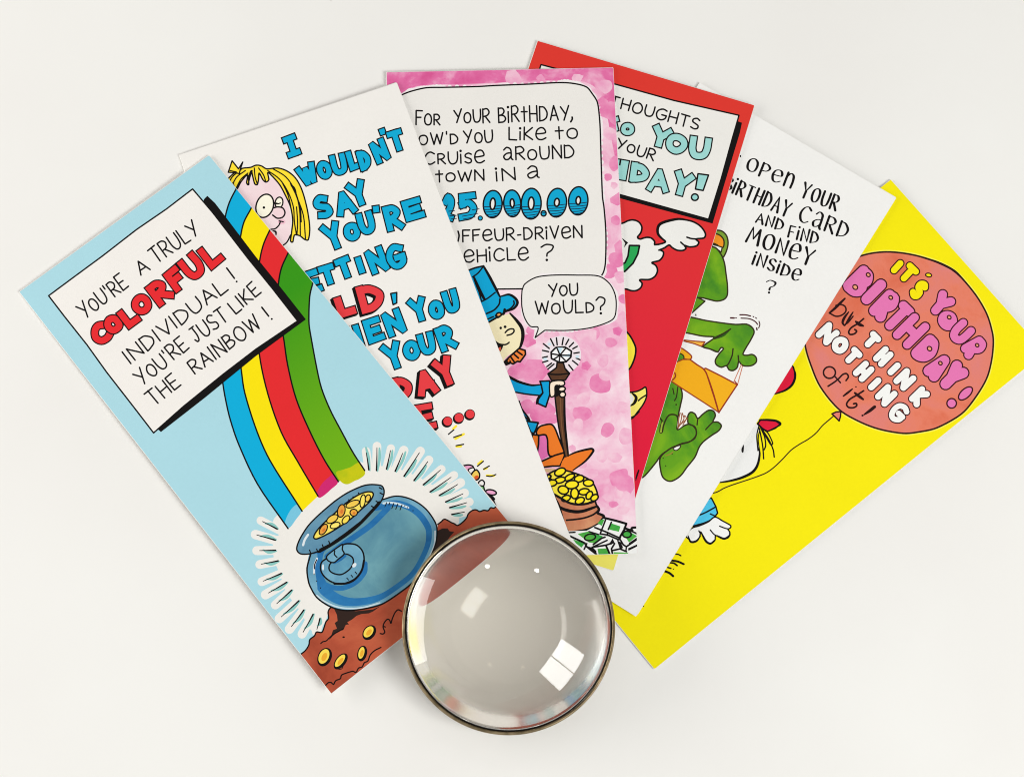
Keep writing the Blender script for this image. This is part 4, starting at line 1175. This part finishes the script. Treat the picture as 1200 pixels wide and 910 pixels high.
TP(BLACK, [(516, 402), (535, 445), (575, 440), (604, 405)], 1.2, 1.2, 2.8); TP(BLACK, [(606, 378), (640, 440), (675, 458), (708, 428)], 1.2, 1.2, 2.8); TP(BLACK, [(712, 402), (770, 424), (808, 400), (806, 372)], 1.2, 1.2, 2.8)
S(BLACK, 1.2, [(738, 336), (775, 350), (800, 356)]); S(BLACK, 1.2, [(672, 362), (695, 390), (712, 402)]); S(BLACK, 1.2, [(592, 368), (604, 390)])
P('grass_ticks')
for q, w_ in (([(430, 532), (448, 534), (466, 543)], 1.3), ([(400, 576), (445, 584), (486, 602)], 2.4), ([(392, 592), (418, 596), (440, 612)], 1.8), ([(372, 624), (396, 632)], 1.6), ([(355, 652), (385, 664), (412, 686)], 2.6), ([(412, 636), (416, 638)], .8)): S(BLACK, w_, q)
E(BLACK, 205, 897, 4, 5)

# ------------------------------------------------------------------ setting and things
def tabletop():
    m = bpy.data.materials.new("white_tabletop"); m.use_nodes = True
    nt = m.node_tree; b = nt.nodes['Principled BSDF']
    b.inputs['Roughness'].default_value = 0.4; b.inputs['Specular IOR Level'].default_value = 0.3
    tc = nt.nodes.new('ShaderNodeTexCoord')
    n = nt.nodes.new('ShaderNodeTexNoise'); n.inputs['Scale'].default_value = 7; n.inputs['Detail'].default_value = 5
    r = nt.nodes.new('ShaderNodeValToRGB')
    r.color_ramp.elements[0].position = .35; r.color_ramp.elements[0].color = rgb((237, 235, 231))
    r.color_ramp.elements[1].position = .65; r.color_ramp.elements[1].color = rgb((241, 240, 236))
    vo = nt.nodes.new('ShaderNodeTexVoronoi'); vo.inputs['Scale'].default_value = 55
    mr = nt.nodes.new('ShaderNodeMapRange'); mr.inputs['From Min'].default_value = 0.015; mr.inputs['From Max'].default_value = 0.04
    mr.inputs['To Min'].default_value = 0.25; mr.inputs['To Max'].default_value = 0.0
    gt = nt.nodes.new('ShaderNodeMath'); gt.operation = 'GREATER_THAN'; gt.inputs[1].default_value = 0.86
    mu = nt.nodes.new('ShaderNodeMath'); mu.operation = 'MULTIPLY'
    sc2 = nt.nodes.new('ShaderNodeSeparateColor')
    mx = nt.nodes.new('ShaderNodeMixRGB'); mx.inputs['Color2'].default_value = rgb((150, 140, 130))
    L = nt.links.new
    for t in (n, vo): L(tc.outputs['Object'], t.inputs['Vector'])
    L(n.outputs['Fac'], r.inputs['Fac']); L(vo.outputs['Distance'], mr.inputs['Value'])
    L(vo.outputs['Color'], sc2.inputs['Color']); L(sc2.outputs['Red'], gt.inputs[0])
    L(mr.outputs['Result'], mu.inputs[0]); L(gt.outputs[0], mu.inputs[1])
    L(r.outputs['Color'], mx.inputs['Color1']); L(mu.outputs[0], mx.inputs['Fac']); L(mx.outputs['Color'], b.inputs['Base Color'])
    return m


v = 2.2
ground = mesh_obj('table_surface', [(-v, -v, 0), (v, -v, 0), (v, v, 0), (-v, v, 0)], [(0, 1, 2, 3)], [tabletop()])
tag(ground, 'smooth white tabletop under the fanned cards', None, None, 'structure')

for card, nm, lb in ((yelc, 'greeting_card', 'bright yellow card with a salmon balloon that reads ITS YOUR BIRTHDAY'),
                     (frogc, 'greeting_card', 'white card with a green frog holding an orange envelope'),
                     (redc, 'greeting_card', 'red card with a white winged cloud and teal letters'),
                     (pink, 'greeting_card', 'pink watercolour card with a top hat man and speech bubble'),
                     (girl, 'greeting_card', 'white card with a yellow haired girl and fat blue letters'),
                     (blue, 'greeting_card', 'pale blue card with a rainbow ending in a pot of gold')):
    build_card(card, nm, lb)

# ---- dome magnifier: glass plano-convex lens in a low brass ring, lying across the lower ends of the cards


def lathe(name, prof, mat, parent, n=128, closed=False, smooth=True):
    vs, fs = [], []
    m = len(prof)
    ax0 = prof[0][0] < 1e-9; ax1 = prof[-1][0] < 1e-9
    idx = []
    for j, (r, z) in enumerate(prof):
        if r < 1e-9:
            idx.append([len(vs)] * n); vs.append((0, 0, z)); continue
        row = []
        for i in range(n):
            a = 2 * math.pi * i / n
            row.append(len(vs)); vs.append((r * math.cos(a), r * math.sin(a), z))
        idx.append(row)
    rng = range(m) if closed else range(m - 1)
    for j in rng:
        a, b = idx[j], idx[(j + 1) % m]
        for i in range(n):
            k = (i + 1) % n
            f = [a[i], a[k], b[k], b[i]]
            g = []
            for q in f:
                if q not in g: g.append(q)
            if len(g) > 2: fs.append(g)
    o = mesh_obj(name, vs, fs, [mat], parent, smooth=smooth)
    bm = bmesh.new(); bm.from_mesh(o.data); bmesh.ops.recalc_face_normals(bm, faces=bm.faces); bm.to_mesh(o.data); bm.free()
    return o


def metal(name, c, c2, rough):
    m = bpy.data.materials.new(name); m.use_nodes = True
    nt = m.node_tree; b = nt.nodes['Principled BSDF']
    b.inputs['Metallic'].default_value = 1.0; b.inputs['Roughness'].default_value = rough
    tc = nt.nodes.new('ShaderNodeTexCoord'); n = nt.nodes.new('ShaderNodeTexNoise')
    n.inputs['Scale'].default_value = 260; n.inputs['Detail'].default_value = 6
    r = nt.nodes.new('ShaderNodeValToRGB'); r.color_ramp.elements[0].position = .35; r.color_ramp.elements[1].position = .7
    r.color_ramp.elements[0].color = rgb(c); r.color_ramp.elements[1].color = rgb(c2)
    nt.links.new(tc.outputs['Object'], n.inputs['Vector']); nt.links.new(n.outputs['Fac'], r.inputs['Fac']); nt.links.new(r.outputs['Color'], b.inputs['Base Color'])
    return m


glass = bpy.data.materials.new('clear_glass'); glass.use_nodes = True
b = glass.node_tree.nodes['Principled BSDF']
b.inputs['Base Color'].default_value = (1.0, 0.972, 0.918, 1); b.inputs['Transmission Weight'].default_value = 1.0
b.inputs['IOR'].default_value = 1.57; b.inputs['Roughness'].default_value = 0.0

# plane the ring rests on: the stack under its far edge, the table under its near edge
CX, CY = 0.0, 0.0
RZ = 0.0042
r_ = lambda px, py, z: (lambda d: np.array([0, 0, HCAM]) + d * ((z - HCAM) / d[2]))((px - PW / 2) / FPX * RT - (py - PH / 2) / FPX * UP - BK)
cen = r_(595.5, 735.0, 0.006)
RAD = 0.5 * np.linalg.norm(r_(719.5, 735, .006) - r_(471.5, 735, .006))
mag = empty('magnifier', 'round glass dome magnifier in a thin brass ring over the card ends', 'magnifier')
upv = np.array([UP[0], UP[1]]); upv /= np.linalg.norm(upv)
TILT = 0.0040 / (2 * RAD)
nrm = Vector((-upv[0] * TILT, -upv[1] * TILT, 1)).normalized()
xx = Vector((upv[1], -upv[0], 0)); xx = (xx - nrm * xx.dot(nrm)).normalized(); yy = nrm.cross(xx)
oz = -0.0003
mag.matrix_world = Matrix(((xx.x, yy.x, nrm.x, cen[0]), (xx.y, yy.y, nrm.y, cen[1]), (xx.z, yy.z, nrm.z, oz), (0, 0, 0, 1)))
Rr = RAD
ZR = .0090                              # the ring sits round the middle of the lens
lathe('brass_ring', [(Rr - .0012, ZR), (Rr - .0004, ZR), (Rr - .0001, ZR + .0003), (Rr, ZR + .0010), (Rr, ZR + .0034), (Rr - .0002, ZR + .0039), (Rr - .0005, ZR + .0041), (Rr - .0009, ZR + .0039), (Rr - .0012, ZR + .0034)], metal('aged_brass', (120, 106, 80), (168, 150, 118), .5), mag, closed=True)
lathe('gasket', [(Rr - .00125, ZR + .0004), (Rr - .00125, ZR + .0033), (Rr - .0015, ZR + .0035), (Rr - .0018, ZR + .0033), (Rr - .0018, ZR + .0004)], ink((20, 16, 14), .4), mag, closed=True)
Rl = Rr - .00185
H0, H1, HB = .0128, .0265, .0113      # rim height, crown, underside
SB = 0.0105                              # how far the underside bulges
Rs = (Rl * Rl + (H1 - H0) ** 2) / (2 * (H1 - H0))
prof = [(0, HB - SB)]
for k in range(1, 25):
    q_ = (Rl - .0004) * k / 24
    prof.append((q_, HB - SB + SB * (q_ / (Rl - .0004)) ** 2))
prof += [(Rl, HB + .0004), (Rl, H0)]
am = math.asin(min(1, Rl / Rs))
if H1 - H0 > Rl: am = math.pi - am
for k in range(1, 57):
    a = am * (1 - k / 56)
    prof.append((Rs * math.sin(a) if k < 56 else 0.0, H1 - Rs + Rs * math.cos(a)))
lens = lathe('lens', prof, glass, mag, 160)
under = glass.copy(); under.name = 'worn_glass_underside'
under.node_tree.nodes['Principled BSDF'].inputs['Roughness'].default_value = 0.09
lens.data.materials.append(under)
for p_ in lens.data.polygons:
    if p_.normal.z < -0.2: p_.material_index = 1

# the room's two small ceiling lamps, placed from their glints on the dome
inv = mag.matrix_world
sc_ = np.array(inv @ Vector((0, 0, H1 - Rs)))
for gx, gy in ((571.0, 663.0), (629.0, 668.0)):
    d = (gx - PW / 2) / FPX * RT - (gy - PH / 2) / FPX * UP - BK
    d /= np.linalg.norm(d); o_ = np.array([0, 0, HCAM]) - sc_
    bq = o_ @ d; t_ = -bq - math.sqrt(bq * bq - (o_ @ o_ - Rs * Rs))
    hit = np.array([0, 0, HCAM]) + t_ * d
    nn = (hit - sc_) / Rs
    rf = d - 2 * (d @ nn) * nn
    ld = bpy.data.lights.new('ceiling_lamp', 'AREA'); ld.shape = 'DISK'; ld.size = 0.075; ld.energy = 0.30; ld.color = (1.0, 0.97, 0.92)
    lo = bpy.data.objects.new('ceiling_lamp', ld); COL.objects.link(lo)
    lo.location = Vector(hit + rf * 1.3); lo.rotation_euler = Vector(rf).to_track_quat('Z', 'Y').to_euler()
